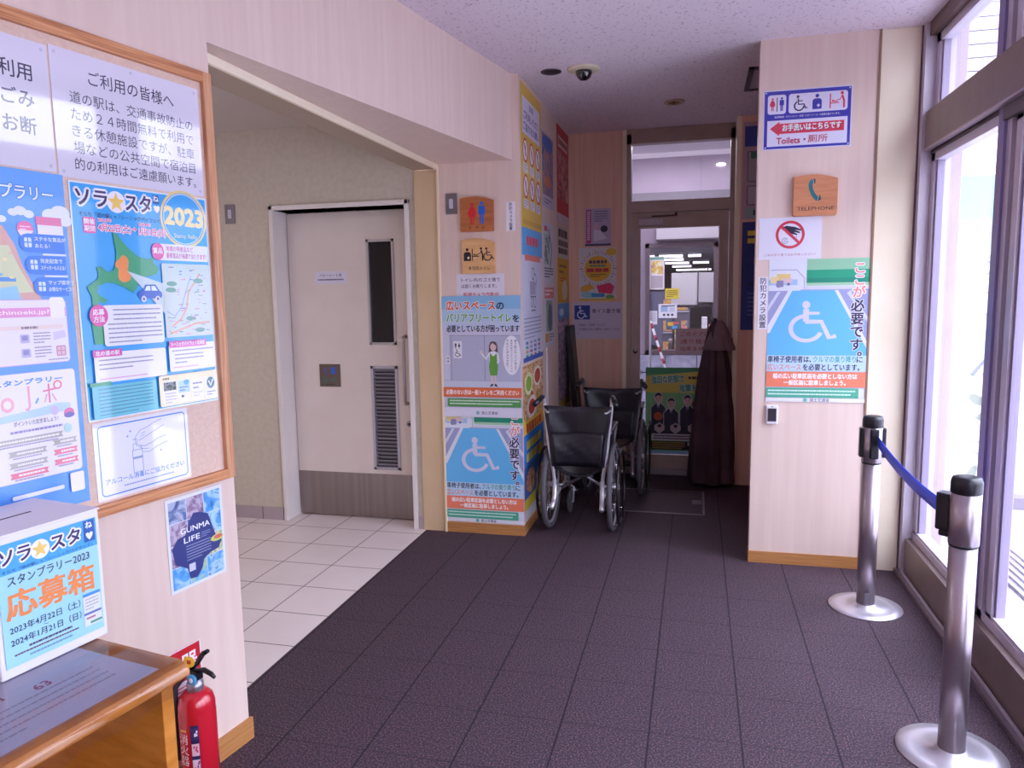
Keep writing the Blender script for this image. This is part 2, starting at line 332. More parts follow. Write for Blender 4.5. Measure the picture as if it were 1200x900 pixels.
# ------------------------------------------------------------------ outdoors, seen through the tall windows
PAVE = tile_mat('pale_plaza_paving', '#9c999d', '#a6a3a7', '#69656e', 1.27, .6, 3.5, .6, .008, .008, 4, .7)
b = B(); b.box(1.2, 14, -8, 14, -.08, -.02, PAVE); struct(b.link('ground_plaza'), 'pale paved plaza outside the windows', 'ground')
b = B(); b.box(1.19, 1.33, -6, 4.3, -.02, 0, pm('#9a8fa6', .7)); struct(b.link('trim_8'), 'concrete edge strip outside the windows', 'trim')
b = B(); b.box(1.2, 1.47, -6, 5.6, 2.96, 3.08, pm('#d9d4df', .7))
for k in range(2): b.box(1.29+k*.08, 1.296+k*.08, -6, 5.6, 2.954, 2.961, pm('#8f889a', .7))
struct(b.link('roof_eave'), 'white boarded eave outside above the tall windows', 'roof')
b = B()
m1 = pm('#6f6a78', .5, .3); m2 = pm('#b7b1bd', .4, .5)
b.box(1.56, 1.80, 2.2, 5.3, -.02, -.012, m1)
for k in range(6): b.box(1.565+k*.041, 1.585+k*.041, 2.2, 5.3, -.012, -.004, m2)
tag(b.link('drain_grate'), 'long slotted drain grate in the plaza paving', 'drain')
b = B(); b.box(1.19, 1.302, 4.33, 4.62, -.02, 3.3, noisy('lilac_render', '#a499ab', '#aba0b2', (1, 1, 1), 5, .7)); b.box(1.236, 1.241, 4.322, 4.331, -.02, 3.3, pm('#7d7289', .6))
struct(b.link('wall_exterior_pier'), 'lilac grey outer pier of the building', 'wall')
b = B()
for k in range(14): b.prism([(1.3, 5.72), (4.5, 5.70), (4.5, 5.8), (1.3, 5.8)], 2.75+k*.085, 2.75+k*.085+.074, pm('#d9d5df', .6)); b.box(1.3, 4.5, 5.74, 5.8, 2.75+k*.085+.074, 2.75+k*.085+.086, pm('#6b6576', .6))
struct(b.link('wall_exterior_siding'), 'white lap siding above the white banner', 'wall')
b = B(); b.box(1.25, 6, 5.60, 5.8, -.02, .06, pm('#7e7889', .7)); struct(b.link('kerb_exterior'), 'grey kerb under the white banner', 'kerb')
# ------------------------------------------------------------------ passage and shop beyond the glass door
LILAC = noisy('lilac_facade_panel', '#9d8fa0', '#a89aab', (1, 1, 1), 2, .6)
b = B(); b.box(-3, 2, YB+.12, 8.4, -.06, 0, noisy('passage_floor', '#8f8894', '#a29ba7', (1, 1, 1), 30, .7)); struct(b.link('floor_passage'), 'grey floor of the passage beyond the glass door', 'floor')
b = B(); b.box(-3, 1.7, YB+.12, 8.45, 2.98, 3.05, pm('#d8d2da', .7)); struct(b.link('ceiling_passage'), 'white passage ceiling beyond the glass door', 'ceiling')
b = B(); wx0, wx1, wz0, wz1 = -.56, .215, .80, 2.02
b.box(-3.1, -3, YB+.12, 8.5, 0, 3.05, LILAC); b.box(1.6, 1.7, YB+.12, 8.5, 0, 2.98, LILAC); DKF = noisy('dusky_facade_panel', '#75677a', '#807284', (1, 1, 1), 2, .6)
b.box(-3, wx0, 8.4, 8.5, 0, 2.4, DKF); b.box(wx1, 2, 8.4, 8.5, 0, 2.4, DKF); b.box(wx0, wx1, 8.4, 8.5, wz1, 2.4, DKF); b.box(-3, 2, 8.4, 8.5, 2.4, 3.05, LILAC)
b.box(-3, 2, 8.37, 8.4, 2.93, 2.98, pm('#efeaf0', .6)); b.box(-3, 2, 8.34, 8.4, 2.40, 2.56, pm('#6c6670', .5))
b.box(.02, .024, 8.397, 8.4, 2.56, 2.93, pm('#8b7d8e', .6))
struct(b.link('wall_shop'), 'lilac shop facade beyond the glass door', 'wall')
b = B(); b.lathe([(.05, -.012), (.05, .008), (.04, .012), (0, .014)], emit('facade_reflection_glow', '#f6f0ff', 2.2), 28, Matrix.Translation((.225, 8.39, 2.825)) @ Matrix.Rotation(PI/2, 4, 'X') @ Matrix.Diagonal((1, .35, 1, 1))); tag(b.link('facade_reflection'), 'small glowing oval standing in for a reflection high on the facade beyond the glass door', 'reflection')  # glowing disc imitates a reflection, no lamp sits on this facade
blk = tile_mat('grey_concrete_block', '#7f7f92', '#a3a2b4', '#4f4d60', -.37, .34, 0, 99, .012, 0, 8, .9)
b = B()
for k in range(4):
    for j in range(-3, 4): b.box(j*.34-.16+(k % 2)*.17, j*.34+.17+(k % 2)*.17, 8.40-.02, 8.5, k*.2+.006, k*.2+.194, noisy('blue_grey_block', '#77778c', '#9f9eb3', (1, 1, 1), 9, .9))
b.box(-1.3, 1.5, 8.40, 8.49, 0, .8, pm('#4f4d60', .9))
struct(b.link('wall_shop_base'), 'blue grey concrete block base below the shop window', 'wall')
b = B()
for (x0, x1, z0, z1) in ((wx0, wx0+.045, wz0, wz1), (wx1-.045, wx1, wz0, wz1), (wx0, wx1, wz0, wz0+.05), (wx0, wx1, wz1-.05, wz1)): b.box(x0, x1, 8.38, 8.48, z0, z1, pm('#5f525b', .4, .3))
o = struct(b.link('window_9'), 'shop window beyond the glass door', 'window')
g = B(); g.box(wx0+.045, wx1-.045, 8.43, 8.436, wz0+.05, wz1-.05, GLASS); g.link('glass_pane', o)
b = B(); b.box(-.44, .213, 8.33, 8.375, 2.06, 2.21, pm('#a9a3ac', .5)); b.box(-.44, .213, 8.32, 8.375, 2.045, 2.06, pm('#4c424a', .5)); tag(b.link('shutter_box'), 'pale grey shutter box above the shop window', 'shutter box')
b = B(); b.box(-4, 4, 8.5, 32, -.06, 0, pm('#9a94a0', .5)); struct(b.link('floor_shop'), 'shop floor', 'floor')
b = B(); b.box(-4, 4, 8.5, 32, 2.2, 2.26, pm('#cfc9d2', .8)); struct(b.link('ceiling_shop'), 'shop ceiling with rows of tube lights', 'ceiling')
b = B(); b.box(-4, 4, 32, 32.1, 0, 2.26, pm('#b0a6b4', .8)); b.box(-4.1, -4, 8.5, 32, 0, 2.26, pm('#b0a6b4', .8)); b.box(4, 4.1, 8.5, 32, 0, 2.26, pm('#b0a6b4', .8)); struct(b.link('wall_shop_inner'), 'inner walls of the shop', 'wall')
TUBE = emit('tube_light_glow', '#f4efff', 3.0)
tl0 = None
for i, (q, y, l) in enumerate(((-.034, 14.4, .030), (-.004, 14.4, .016), (-.062, 14.4, .014), (-.030, 16, .024), (-.062, 16.8, .02), (-.026, 18, .03), (.004, 18, .02), (-.02, 20.5, .024), (-.012, 24, .03), (.01, 24, .014), (-.006, 29, .028))):
    x, l = q*y, l*y
    if tl0 is None:
        b = B(); b.box(-.5, .5, -.06, .06, .04, .07, pm('#e2dde6', .5)); b.tube([(-.5, 0, .02), (.5, 0, .02)], .022, TUBE, 8)
        tl0 = tag(b.link('tube_light'), 'white tube light on the shop ceiling seen through two panes', 'ceiling light', 'tube lights on the shop ceiling'); o = tl0
    else: o = tl0.copy(); COL.objects.link(o)
    o.location = (x, y, 2.13); o.scale = (l, 1, 1)
# things in and on the shop window
def card(name, x0, x1, z0, z1, y, mat, label, cat, th=.004):
    b = B(); b.box(x0, x1, y-th, y, z0, z1, mat); return tag(b.link(name), label, cat)
b = B(); b.box(-.31, .0, 9.4, 9.43, 1.33, 1.72, pm('#ece9f0', .4)); b.box(.0, .015, 9.395, 9.435, 1.30, 1.74, pm('#5d5761', .4)); b.box(.015, .21, 9.4, 9.43, 1.36, 1.72, pm('#d6d2dc', .4)); b.box(-.33, .22, 9.39, 9.44, 1.30, 1.33, pm('#3c3540', .4)); b.tube([(.12, 9.41, 1.72), (.12, 9.41, 1.78)], .008, BLACKPL)
for x in (-.28, .18): b.box(x-.015, x+.015, 9.4, 9.43, 0, 1.33, pm('#3c3540', .4))
tag(b.link('folding_screen'), 'white two panel display board standing inside the shop', 'display board')
b = B(); b.box(-.36, .26, 9.9, 10.3, .82, .86, pm('#8d7f87', .5))
for x in (-.34, .24): b.box(x-.02, x+.02, 9.92, 10.28, 0, .82, pm('#6b5f68', .5))
tag(b.link('shop_counter'), 'low counter inside the shop below the display board', 'counter')
rnd = random.Random(3)
for i, (x, z, w, h, c) in enumerate(((-.3, .86, .09, .12, '#c9b83a'), (-.18, .86, .06, .16, '#c4545a'), (-.08, .86, .1, .1, '#8c86a0'), (.06, .86, .07, .3, '#e6e1ea'), (.15, .86, .09, .2, '#c98a8f'))):
    b = B(); b.box(x, x+w, 9.95, 10.08, z, z+h, pm(c, .5)); b.box(x+.008, x+w-.008, 9.945, 9.95, z+.02, z+h*.6, pm('#e8e2e6', .5))
    tag(b.link('goods_box', bevel=.004), ['squat yellow', 'narrow red', 'low grey', 'tall white', 'dusty pink'][i]+' box of goods on the shop counter', 'box')
b = B(); b.box(-.5, -.1, 10.9, 11.3, 0, 1.5, pm('#5a5768', .5))
for k in range(4): b.box(-.49, -.11, 10.88, 10.9, .3+k*.3, .32+k*.3, pm('#aaa3b0', .5)); b.box(-.47, -.13, 10.885, 10.9, .33+k*.3, .48+k*.3, photo_mat('goods_mix', ['#3d3a4c', '#8d87a3', '#c9a43e', '#b35757', '#cfcad6'], 18, 4))
tag(b.link('shop_shelf'), 'dark shelf unit of mixed goods deep inside the shop', 'shelf')
b = B()
b.tube([(-.43, 7.2, 1.22), (-.10, 7.2, .2)], .012, pm('#e3dde4', .4), 10)
for k in range(9):
    a = .02+k*.11; b.tube([(-.43+.33*a, 7.2, 1.22-1.02*a), (-.43+.33*(a+.05), 7.2, 1.22-1.02*(a+.05))], .0125, pm('#b83a4c', .4), 10)
b.tube([(-.10, 7.2, .2), (-.10, 7.2, .0)], .012, pm('#e3dde4', .4), 10)
b.tube([(-.43, 7.2, 1.22), (-.43, 7.2, .0)], .012, pm('#8a8490', .4), 10)
tag(b.link('striped_bar'), 'red and white striped bar sloping beyond the glass door', 'barrier')
# ------------------------------------------------------------------ ceiling fittings
b = B(); b.lathe([(.0, CZ-.006), (.052, CZ-.006), (.06, CZ-.003), (.06, CZ)], pm('#3a2b35', .6), 28)
o = tag(b.link('ceiling_speaker'), 'small flat dark round ceiling grille beside the dome camera', 'speaker'); o.data.transform(Matrix.Translation((-.835, 4.385, 0)))
b = B(); b.lathe([(0, CZ-.014), (.075, CZ-.014), (.092, CZ-.008), (.095, CZ)], pm('#d8c9b0', .5), 32)
o = tag(b.link('dome_camera'), 'cream ceiling plate with a black security camera dome', 'security camera'); o.data.transform(Matrix.Translation((-.645, 4.385, 0)))
b = B(); b.lathe([(0, CZ-.065), (.02, CZ-.062), (.038, CZ-.048), (.046, CZ-.028), (.048, CZ-.014)], pm('#14101a', .12, 0, .6, .6), 28)
g = b.link('dome', o); g.data.transform(Matrix.Translation((-.645, 4.385, 0)))
b = B(); b.lathe([(.045, CZ-.002), (.05, CZ-.010), (.066, CZ-.010), (.07, CZ)], pm('#b59a84', .35, .6), 32)
o = tag(b.link('ceiling_downlight'), 'unlit round downlight with a bronze rim near the glass door', 'ceiling light'); o.data.transform(Matrix.Translation((-.168, 5.295, 0)))
b = B(); b.lathe([(0, CZ-.018), (.018, CZ-.018), (.02, CZ-.004), (.044, CZ-.003)], pm('#e8cfa8', .12, .8), 24, None, lambda a, z: 1+.1*math.sin(8*a))
g = b.link('reflector', o); g.data.transform(Matrix.Translation((-.168, 5.295, 0)))
b = B()
for (x0, x1, y0, y1) in ((.27, .72, 4.63, 4.66), (.27, .72, 5.10, 5.13), (.27, .30, 4.63, 5.13), (.69, .72, 4.63, 5.13)): b.box(x0, x1, y0, y1, CZ-.012, CZ, pm('#54434f', .5))
o = tag(b.link('ceiling_hatch'), 'square ceiling hatch with a dark rim behind the sign partition', 'hatch')
g = B(); g.box(.30, .69, 4.66, 5.10, CZ-.005, CZ, pm('#b7a8ba', .7)); g.link('panel', o)
b = B(); b.box(-1.25, .05, -1.55, -.25, 2.72, CZ, pm('#eee8ee', .5)); o = tag(b.link('fill_light_housing'), 'square housing added for the unseen fill light behind the viewpoint', 'ceiling light')  # unseen housing added to go with the hall fill light
# ------------------------------------------------------------------ beige sliding door of the lobby
b = B(); fy0, fy1 = 4.352, 4.56
FRC = pm('#e0d6d2', .4)
b.box(-2.69, -2.66, fy0, fy1, 0, 2.085, FRC); b.box(-1.757, -1.727, fy0, fy1, 0, 2.085, FRC); b.box(-2.69, -1.727, fy0, fy1, 2.055, 2.085, FRC)
D2 = struct(b.link('door_2', bevel=.004), 'beige sliding toilet door with grille and steel kick plate', 'door')
lf = B(); ly = 4.515
def hole_leaf(x0, x1, z0, z1, holes):   # leaf built around rectangular holes stacked in one column
    hx0, hx1 = holes[0][0], holes[0][1]
    lf.box(x0, hx0, ly, ly+.035, z0, z1, DOORPAINT); lf.box(hx1, x1, ly, ly+.035, z0, z1, DOORPAINT)
    z = z0
    for (_, _, a, c) in holes: lf.box(hx0, hx1, ly, ly+.035, z, a, DOORPAINT); z = c
    lf.box(hx0, hx1, ly, ly+.035, z, z1, DOORPAINT)
hole_leaf(-2.655, -1.76, .012, 2.045, [(-2.083, -1.908, .352, 1.03), (-2.083, -1.908, 1.19, 1.853)])
L2 = lf.link('door_leaf', D2)
b = B()
for (x0, x1, z0, z1) in ((-2.09, -2.075, 1.18, 1.863), (-1.916, -1.90, 1.18, 1.863), (-2.09, -1.90, 1.18, 1.196), (-2.09, -1.90, 1.847, 1.863)): b.box(x0, x1, ly-.006, ly+.03, z0, z1, pm('#b9b2b8', .35, .6))
v = b.link('viewing_window', L2); g = B(); g.box(-2.076, -1.915, ly+.012, ly+.018, 1.194, 1.85, pm('#1c1820', .08, 0, .5)); g.link('dark_pane', v)
b = B(); al = pm('#b4adb8', .4, .5)
for (x0, x1, z0, z1) in ((-2.09, -2.072, .342, 1.04), (-1.919, -1.90, .342, 1.04), (-2.09, -1.90, .342, .36), (-2.09, -1.90, 1.022, 1.04)): b.box(x0, x1, ly-.006, ly+.03, z0, z1, al)
for k in range(26):
    z = .372+k*.0255; rm = Matrix.Translation((0, ly+.012, z)) @ Matrix.Rotation(math.radians(-40), 4, 'X')
    b.box(-2.073, -1.918, -.012, .012, -.0015, .0015, al, rm)
b.box(-2.074, -1.917, ly+.026, ly+.03, .355, 1.03, pm('#4b424b', .7)); b.link('ventilation_grille', L2)
b = B(); b.box(-2.655, -1.76, ly-.003, ly-.0005, .012, .312, noisy('kick_plate_steel', '#8e8281', '#9a8e8d', (14, 1, .1), 2, .3, .9)); b.link('kick_plate', L2)
b = B(); hx = -1.835; b.tube([(hx, ly, 1.235), (hx, ly-.035, 1.235), (hx, ly-.045, 1.22), (hx, ly-.045, .81), (hx, ly-.035, .795), (hx, ly, .795)], .010, STEEL, 12); b.link('handle', L2)
b = B(); b.tube([(-1.825, ly, .66), (-1.825, ly-.012, .66)], .02, STEEL, 16); b.tube([(-1.825, ly-.012, .66), (-1.825, ly-.016, .66)], .008, BLACKPL, 12); b.link('lock', L2)
# ------------------------------------------------------------------ stanchions
PSTEEL = noisy('barrier_steel', '#a89ba3', '#b5a8b0', (1, 1, 1), 4, .32, .9)
def stanchion(loc, label, clips):
    t = empty('stanchion', loc); tag(t, label, 'barrier post', 'steel barrier posts by the windows')
    b = B(); b.lathe([(.160, 0), (.162, .002), (.161, .006), (.12, .0095), (.05, .013), (.046, .022), (0, .022)], noisy('base_steel', '#d3cdd6', '#dcd6df', (1, 1, 1), 3, .34, .75), 56); b.link('base_plate', t)
    b = B(); b.lathe([(.040, .022), (.040, .70), (0, .70)], PSTEEL, 32); b.link('post', t)
    b = B(); b.lathe([(.0405, .702), (.0435, .704), (.0435, .865), (0, .865)], PSTEEL, 32); b.lathe([(.041, .696), (.042, .702), (0, .702)], BLACKPL, 32); b.link('belt_head', t)
    b = B(); b.lathe([(.042, .865), (.0445, .868), (.0445, .90), (.040, .914), (.03, .918), (0, .918)], BLACKPL, 32); b.link('cap', t)
    return t
sA = stanchion((.8175, 2.51, 0), 'steel barrier post with the black belt cassette', 0)
b = B(); b.prism([(-.026, .035), (.026, .035), (.026, .075), (.018, .082), (-.018, .082), (-.026, .075)], .735, .855, BLACKPL); b.prism([(-.02, .03), (.02, .03), (.02, .07), (-.02, .07)], .715, .735, BLACKPL); o = b.link('belt_cassette', sA, bevel=.006); o.rotation_euler = (0, 0, math.radians(46))
b = B(); P = []
for i in range(25):
    t = i/24; x = -.058+.045*t; y = .057+(1.088-.057)*t; z = .808-.02*4*t*(1-t)
    P.append([(x, y, z-.024), (x, y, z+.024)])
b.grid(P, pm('#3a58ff', .5)); o = b.link('blue_belt', sA, solid=.0015)
sB = stanchion((.7925, 3.66, 0), 'steel barrier post holding the far end of the blue belt', 4)
for k in range(4):
    a = k*PI/2+PI/4*0; rm = Matrix.Rotation(a, 4, 'Z'); b = B()
    b.prism([(-.020, .038), (.020, .038), (.018, .056), (-.018, .056)], .725, .862, BLACKPL, rm); b.link('belt_slot', sB, bevel=.005)
b = B(); b.box(-.012, .012, -.044, -.041, .03, .085, pm('#6d6672', .5)); b.link('sticker', sB)
# ------------------------------------------------------------------ wheelchairs
VINYL = noisy('black_vinyl', '#15121b', '#1f1b27', (1, 1, 1), 6, .38, bump=.35)
TYRE = pm('#57525a', .75); SIL = pm('#cfcad2', .28, .55); DSIL = pm('#8d8790', .35, .7); RIMBLK = pm('#141118', .3)
def wheelchair(loc, rz, label, tube):
    t = empty('wheelchair', loc, rz); tag(t, label, 'wheelchair', 'parked wheelchairs')
    for sx in (-1, 1):
        R = .28; cx = sx*.2
        def ring(rad, r, m, dx, seg=8):
            b = B(); b.tube([(cx+dx, rad*math.cos(2*PI*k/48), R+rad*math.sin(2*PI*k/48)) for k in range(48)], r, m, seg, closed=True); return b
        w = ring(R-.017, .017, TYRE, 0, 10).link('wheel', t)
        ring(R-.038, .008, SIL, 0).link('rim', w)
        b = B()
        for k in range(28):
            a = 2*PI*k/28; dx = .022*(1 if k % 2 else -1); a2 = a+(.5 if k % 4 < 2 else -.5)
            b.tube([(cx+dx, .022*math.cos(a2), R+.022*math.sin(a2)), (cx, (R-.04)*math.cos(a), R+(R-.04)*math.sin(a))], .0014, CHROME, 5)
        b.link('spokes', w)
        b = B(); b.tube([(cx-.035, 0, R), (cx+.035, 0, R)], .018, SIL, 14); b.tube([(cx-sx*.035, 0, R), (cx-sx*.075, 0, R)], .008, SIL, 10); b.link('hub', w)
        hr = ring(R-.045, .009, RIMBLK, sx*.045); 
        for k in range(6):
            a = 2*PI*k/6+.2; hr.tube([(cx+sx*.045, (R-.045)*math.cos(a), R+(R-.045)*math.sin(a)), (cx, (R-.04)*math.cos(a), R+(R-.04)*math.sin(a))], .004, CHROME, 6)
        hr.link('hand_rim', w)
        # frame
        b = B()
        b.tube([(sx*.225, -.21, .862), (sx*.214, -.19, .878), (sx*.208, -.168, .868), (sx*.205, -.165, .82), (sx*.178, -.163, .55), (sx*.15, -.16, .36), (sx*.147, -.16, .27)], .0115, tube, 12)
        b.tube([(sx*.147, -.16, .35), (sx*.147, -.165, .255), (sx*.15, -.20, .215), (sx*.155, -.25, .195)], .0155, tube, 12)
        b.tube([(sx*.187, -.163, .64), (sx*.187, .20, .64), (sx*.185, .245, .62), (sx*.178, .26, .57), (sx*.165, .27, .43)], .0105, tube, 10)
        b.tube([(sx*.162, -.16, .44), (sx*.165, .27, .43), (sx*.165, .32, .40), (sx*.155, .40, .20), (sx*.15, .45, .13)], .0105, tube, 10)
        b.tube([(sx*.148, -.16, .24), (sx*.155, .25, .24), (sx*.165, .27, .43)], .0105, tube, 10)
        b.link('side_frame', t)
        b = B(); b.tube([(sx*.213, -.183, .876), (sx*.228, -.225, .856), (sx*.243, -.285, .838)], [.0145, .016, .0165], BLACKPL, 12); b.link('push_grip', t)
        b = B(); b.tube([(sx*.2, -.185, .795), (sx*.182, -.215, .783), (sx*.17, -.225, .785)], .006, SIL, 8); b.link('brake_lever', t)
        b = B(); b.box(sx*.187-.022, sx*.187+.022, -.12, .20, .648, .668, VINYL); b.link('armrest', t, bevel=.008)
        b = B(); b.box(sx*.172-.003, sx*.172+.003, -.14, .25, .45, .63, RIMBLK); b.link('side_guard', t)
        cw = B(); cr = .075; ccx = sx*.135; cy = .33
        cw.lathe([(cr*.8, -.014), (cr, -.008), (cr, .008), (cr*.8, .014)], TYRE, 28, Matrix.Translation((ccx, cy, cr)) @ Matrix.Rotation(PI/2, 4, 'Y'))
        c = cw.link('caster', t)
        b = B(); b.tube([(ccx-sx*.022, cy, cr), (ccx-sx*.022, cy+.03, .17), (ccx, cy+.03, .185), (sx*.155, .27, .24)], .007, SIL, 8); b.tube([(ccx-.024, cy, cr), (ccx+.024, cy, cr)], .007, SIL, 8); b.link('fork', c)
        b = B(); b.prism([(sx*.03, .40), (sx*.15, .40), (sx*.15, .53), (sx*.03, .53)][::sx], .11, .122, RIMBLK); b.tube([(sx*.15, .45, .13), (sx*.10, .46, .118)], .009, tube, 8); b.link('footrest', t)
    b = B(); b.tube([(-.15, .05, .24), (.164, .05, .43)], .010, DSIL, 8); b.tube([(.15, .075, .24), (-.164, .075, .43)], .010, DSIL, 8); b.tube([(0, .04, .335), (0, .085, .335)], .012, SIL, 10); b.link('cross_brace', t)
    b = B(); P = []
    for j in range(9):
        y = -.14+.41*j/8; P.append([(.165*u, y, .45-.075*(1-u*u)-.006*math.cos(j)) for u in [i/6-1 for i in range(13)]])
    b.grid(P, VINYL); b.link('seat', t, solid=.012)
    b = B(); P = []
    for j in range(11):
        z = .44+.378*j/10; hw = .16+(.208-.16)*j/10
        P.append([(hw*u, -.178+.035*(1-u*u)*(1 if j > 2 else .6)-.004*math.sin(6*u+j), z-.012*(1-u*u)*(j/10)) for u in [i/8-1 for i in range(17)]])
    b.grid(P, VINYL); bk = b.link('backrest', t, solid=.014)
    b = B(); P = []
    for j in range(9):
        z = .452+.20*j/8; hw = .142+.018*j/8
        P.append([(hw*u, -.197+.028*(1-u*u)-.012*math.sin(PI*j/8)-.005*math.sin(9*u+2*j)*math.sin(PI*j/8), z) for u in [i/8-1 for i in range(17)]])
    b.grid(P, VINYL); b.link('back_pocket', bk, solid=.004)
    b = B(); b.tube([(0, -.153, .60), (0, -.150, .70), (0, -.149, .80)], .0025, pm('#2c2735', .4), 6); b.link('seam', bk)
    return t
wheelchair((-.695, 4.585, 0), 0, 'white framed black wheelchair parked against the poster covered pier', SIL)
wheelchair((-.585, 5.487, 0), 0, 'dull silver framed black wheelchair parked behind the white framed one, nearer the glass door', DSIL)
# ------------------------------------------------------------------ folded parasol and leaning board
b = B(); CL = noisy('brown_parasol_cloth', '#463139', '#564048', (1, 1, 1), 5, .8)
def fold(a, z): return 1+.15*math.sin(7*a+z*1.5)+.09*abs(math.sin(8*a-z*2))
b.lathe([(.035, .16), (.155, .02), (.162, .04), (.155, .3), (.135, .6), (.10, .9), (.07, 1.08), (.05, 1.2), (.02, 1.27)], CL, 84, None, fold)
PAR = empty('folded_parasol', (.135, 5.885, 0)); tag(PAR, 'tall folded parasol in dark brown cloth standing against the glass door', 'parasol')
b.link('canopy', PAR)
b = B(); b.lathe([(.112, 1.05), (.122, 1.055), (.094, 1.13), (.066, 1.20), (.04, 1.25), (.016, 1.275), (0, 1.278)], noisy('brown_cape_cloth', '#7a626a', '#877078', (1, 1, 1), 5, .8), 84, None, lambda a, z: 1+(.20*abs(math.sin(3*a+.4))-.1)*max(0, (1.27-z)/.21)); o = b.link('cape', PAR); o.location = (.035, -.005, .0)
b = B(); b.tube([(0, 0, 0), (0, 0, 1.29)], .016, pm('#3a2c30', .5), 12); b.lathe([(.05, 0), (.05, .02), (0, .02)], BLACKPL, 20); b.link('pole', PAR)
b = B(); rm = Matrix.Translation((-.90, 5.96, 0)) @ Matrix.Rotation(math.radians(-4.5), 4, 'Y'); b.box(-.022, .022, -.10, .10, .004, 1.24, pm('#17131a', .4), rm)
o = tag(b.link('leaning_board', bevel=.003), 'tall narrow black board leaning in the corner behind the wheelchairs', 'board')
# ------------------------------------------------------------------ table, box, extinguisher (notice board wall axes)
def wl(o): o.matrix_world = WM; return o
T = empty('table'); T.matrix_world = WM; tag(T, 'orange-brown wooden table under a clear vinyl cover', 'table')
# local: x = s along the wall, y = -offset (into the wall), so room side is smaller y
tz = .72
b = B(); prof = [(1.80, tz), (1.295, tz), (1.277, tz-.005), (1.266, tz-.017), (1.268, tz-.031), (1.278, tz-.038), (1.80, tz-.038)]
vs = [(s, y, z) for s in (-.15, 1.105) for y, z in prof]; n = len(prof)
b._add([Vector(v) for v in vs], [tuple(range(n)), tuple(range(2*n-1, n-1, -1))]+[(i, n+i, n+(i+1) % n, (i+1) % n) for i in range(n)], TABLEWOOD); b.link('tabletop', T)
for s in (1.045, -.12):
    b = B(); b.box(s, s+.03, 1.285, 1.785, 0, tz-.038, TABLEWOOD); b.link('side_panel', T, bevel=.002)
b = B(); b.box(-.09, 1.045, 1.735, 1.755, .10, tz-.038, TABLEWOOD); b.link('back_panel', T)
m, nt, pb = nmat('clear_vinyl_sheet'); N = nt.nodes; N.remove(pb)
tr = N.new('ShaderNodeBsdfTransparent'); tr.inputs[0].default_value = (.93, .93, .97, 1); gl = N.new('ShaderNodeBsdfGlossy'); gl.inputs['Roughness'].default_value = .06
lw = N.new('ShaderNodeLayerWeight'); lw.inputs[0].default_value = .25; mx = N.new('ShaderNodeMixShader')
nt.links.new(math_n(nt, 'MINIMUM', math_n(nt, 'ADD', lw.outputs['Fresnel'], .04), .8), mx.inputs[0]); nt.links.new(tr.outputs[0], mx.inputs[1]); nt.links.new(gl.outputs[0], mx.inputs[2]); nt.links.new(mx.outputs[0], N['Material Output'].inputs[0]); VINYLC = m
b = B(); P = []
for i in range(41):
    s = -.15+1.25*i/40; fl = .06+.006*math.sin(i*1.3)
    P.append([(s, y, z) for y, z in ((1.80, tz+.003), (1.5, tz+.003), (1.293, tz+.003), (1.272, tz-.004), (1.262, tz-.018), (1.263, tz-.04), (1.268+.002*math.sin(i), tz-fl))])
b.grid(P, VINYLC); b.link('clear_vinyl_cover', T)
BX = empty('entry_box'); BX.matrix_world = WM; tag(BX, 'white cardboard entry box with a slot in its lid on the wooden table', 'box')
WHITECARD = pm('#e4dfe8', .5)
bz = tz+.0035; b = B(); b.box(.885, 1.128, 1.546, 1.772, bz, bz+.30, WHITECARD); b.link('body', BX, bevel=.004)
b = B(); b.box(.8835, 1.1295, 1.5445, 1.7735, bz+.30, bz+.304, WHITECARD); b.box(.90, 1.05, 1.66, 1.666, bz+.304, bz+.3045, pm('#3a343f', .8)); b.link('lid', BX)
E = empty('fire_extinguisher', W(1.53, -1.735, 0)); E.rotation_euler = (0, 0, -WA); tag(E, 'red fire extinguisher on the floor beside the wooden table', 'fire extinguisher')
RED = pm('#c3132a', .22, 0, .5, .4)
b = B(); b.lathe([(.050, 0), (.054, .004), (.054, .27), (.053, .275), (.053, .28), (.053, .295), (.047, .318), (.033, .333), (.02, .337), (0, .337)], RED, 40); b.link('cylinder', E)
b = B(); b.lathe([(.024, .333), (.024, .36), (.02, .362), (.02, .37), (0, .37)], pm('#9d97a2', .3, .7), 20); b.link('collar', E)
b = B(); b.box(-.02, .02, -.016, .016, .368, .398, pm('#1b1620', .3)); b.link('valve', E, bevel=.004)
b = B(); b.tube([(-.012, 0, .40), (.02, -.004, .425), (.05, -.008, .462), (.072, -.01, .475)], [.007, .008, .008, .006], pm('#2a2530', .25, .5), 8); b.tube([(-.012, 0, .40), (-.03, 0, .385)], .007, BLACKPL, 8); b.link('squeeze_lever', E)
b = B(); b.tube([(.01, 0, .396), (.045, -.004, .408), (.075, -.006, .402), (.088, -.006, .393)], [.008, .008, .007, .005], BLACKPL, 8); b.link('carry_handle', E)
b = B(); rm = Matrix.Translation((.012, -.022, .378)) @ Matrix.Rotation(PI/2, 4, 'X'); b.lathe([(.017, -.004), (.018, .002), (.015, .004), (0, .004)], pm('#4aa0d2', .3), 22, rm); b.lathe([(.008, .004), (.008, .005), (0, .005)], pm('#e9e6ee', .3), 16, rm); b.link('pressure_gauge', E)
b = B(); rm = Matrix.Translation((.004, -.02, .432)) @ Matrix.Rotation(PI/2, 4, 'X') @ Matrix.Rotation(.3, 4, 'Y'); b.lathe([(.016, -.001), (.018, 0), (.016, .001), (0, .001)], pm('#f0c03c', .4), 18, rm); b.box(-.006, .006, -.006, .006, .001, .002, pm('#c8402c', .5), rm); b.link('safety_tag', E)
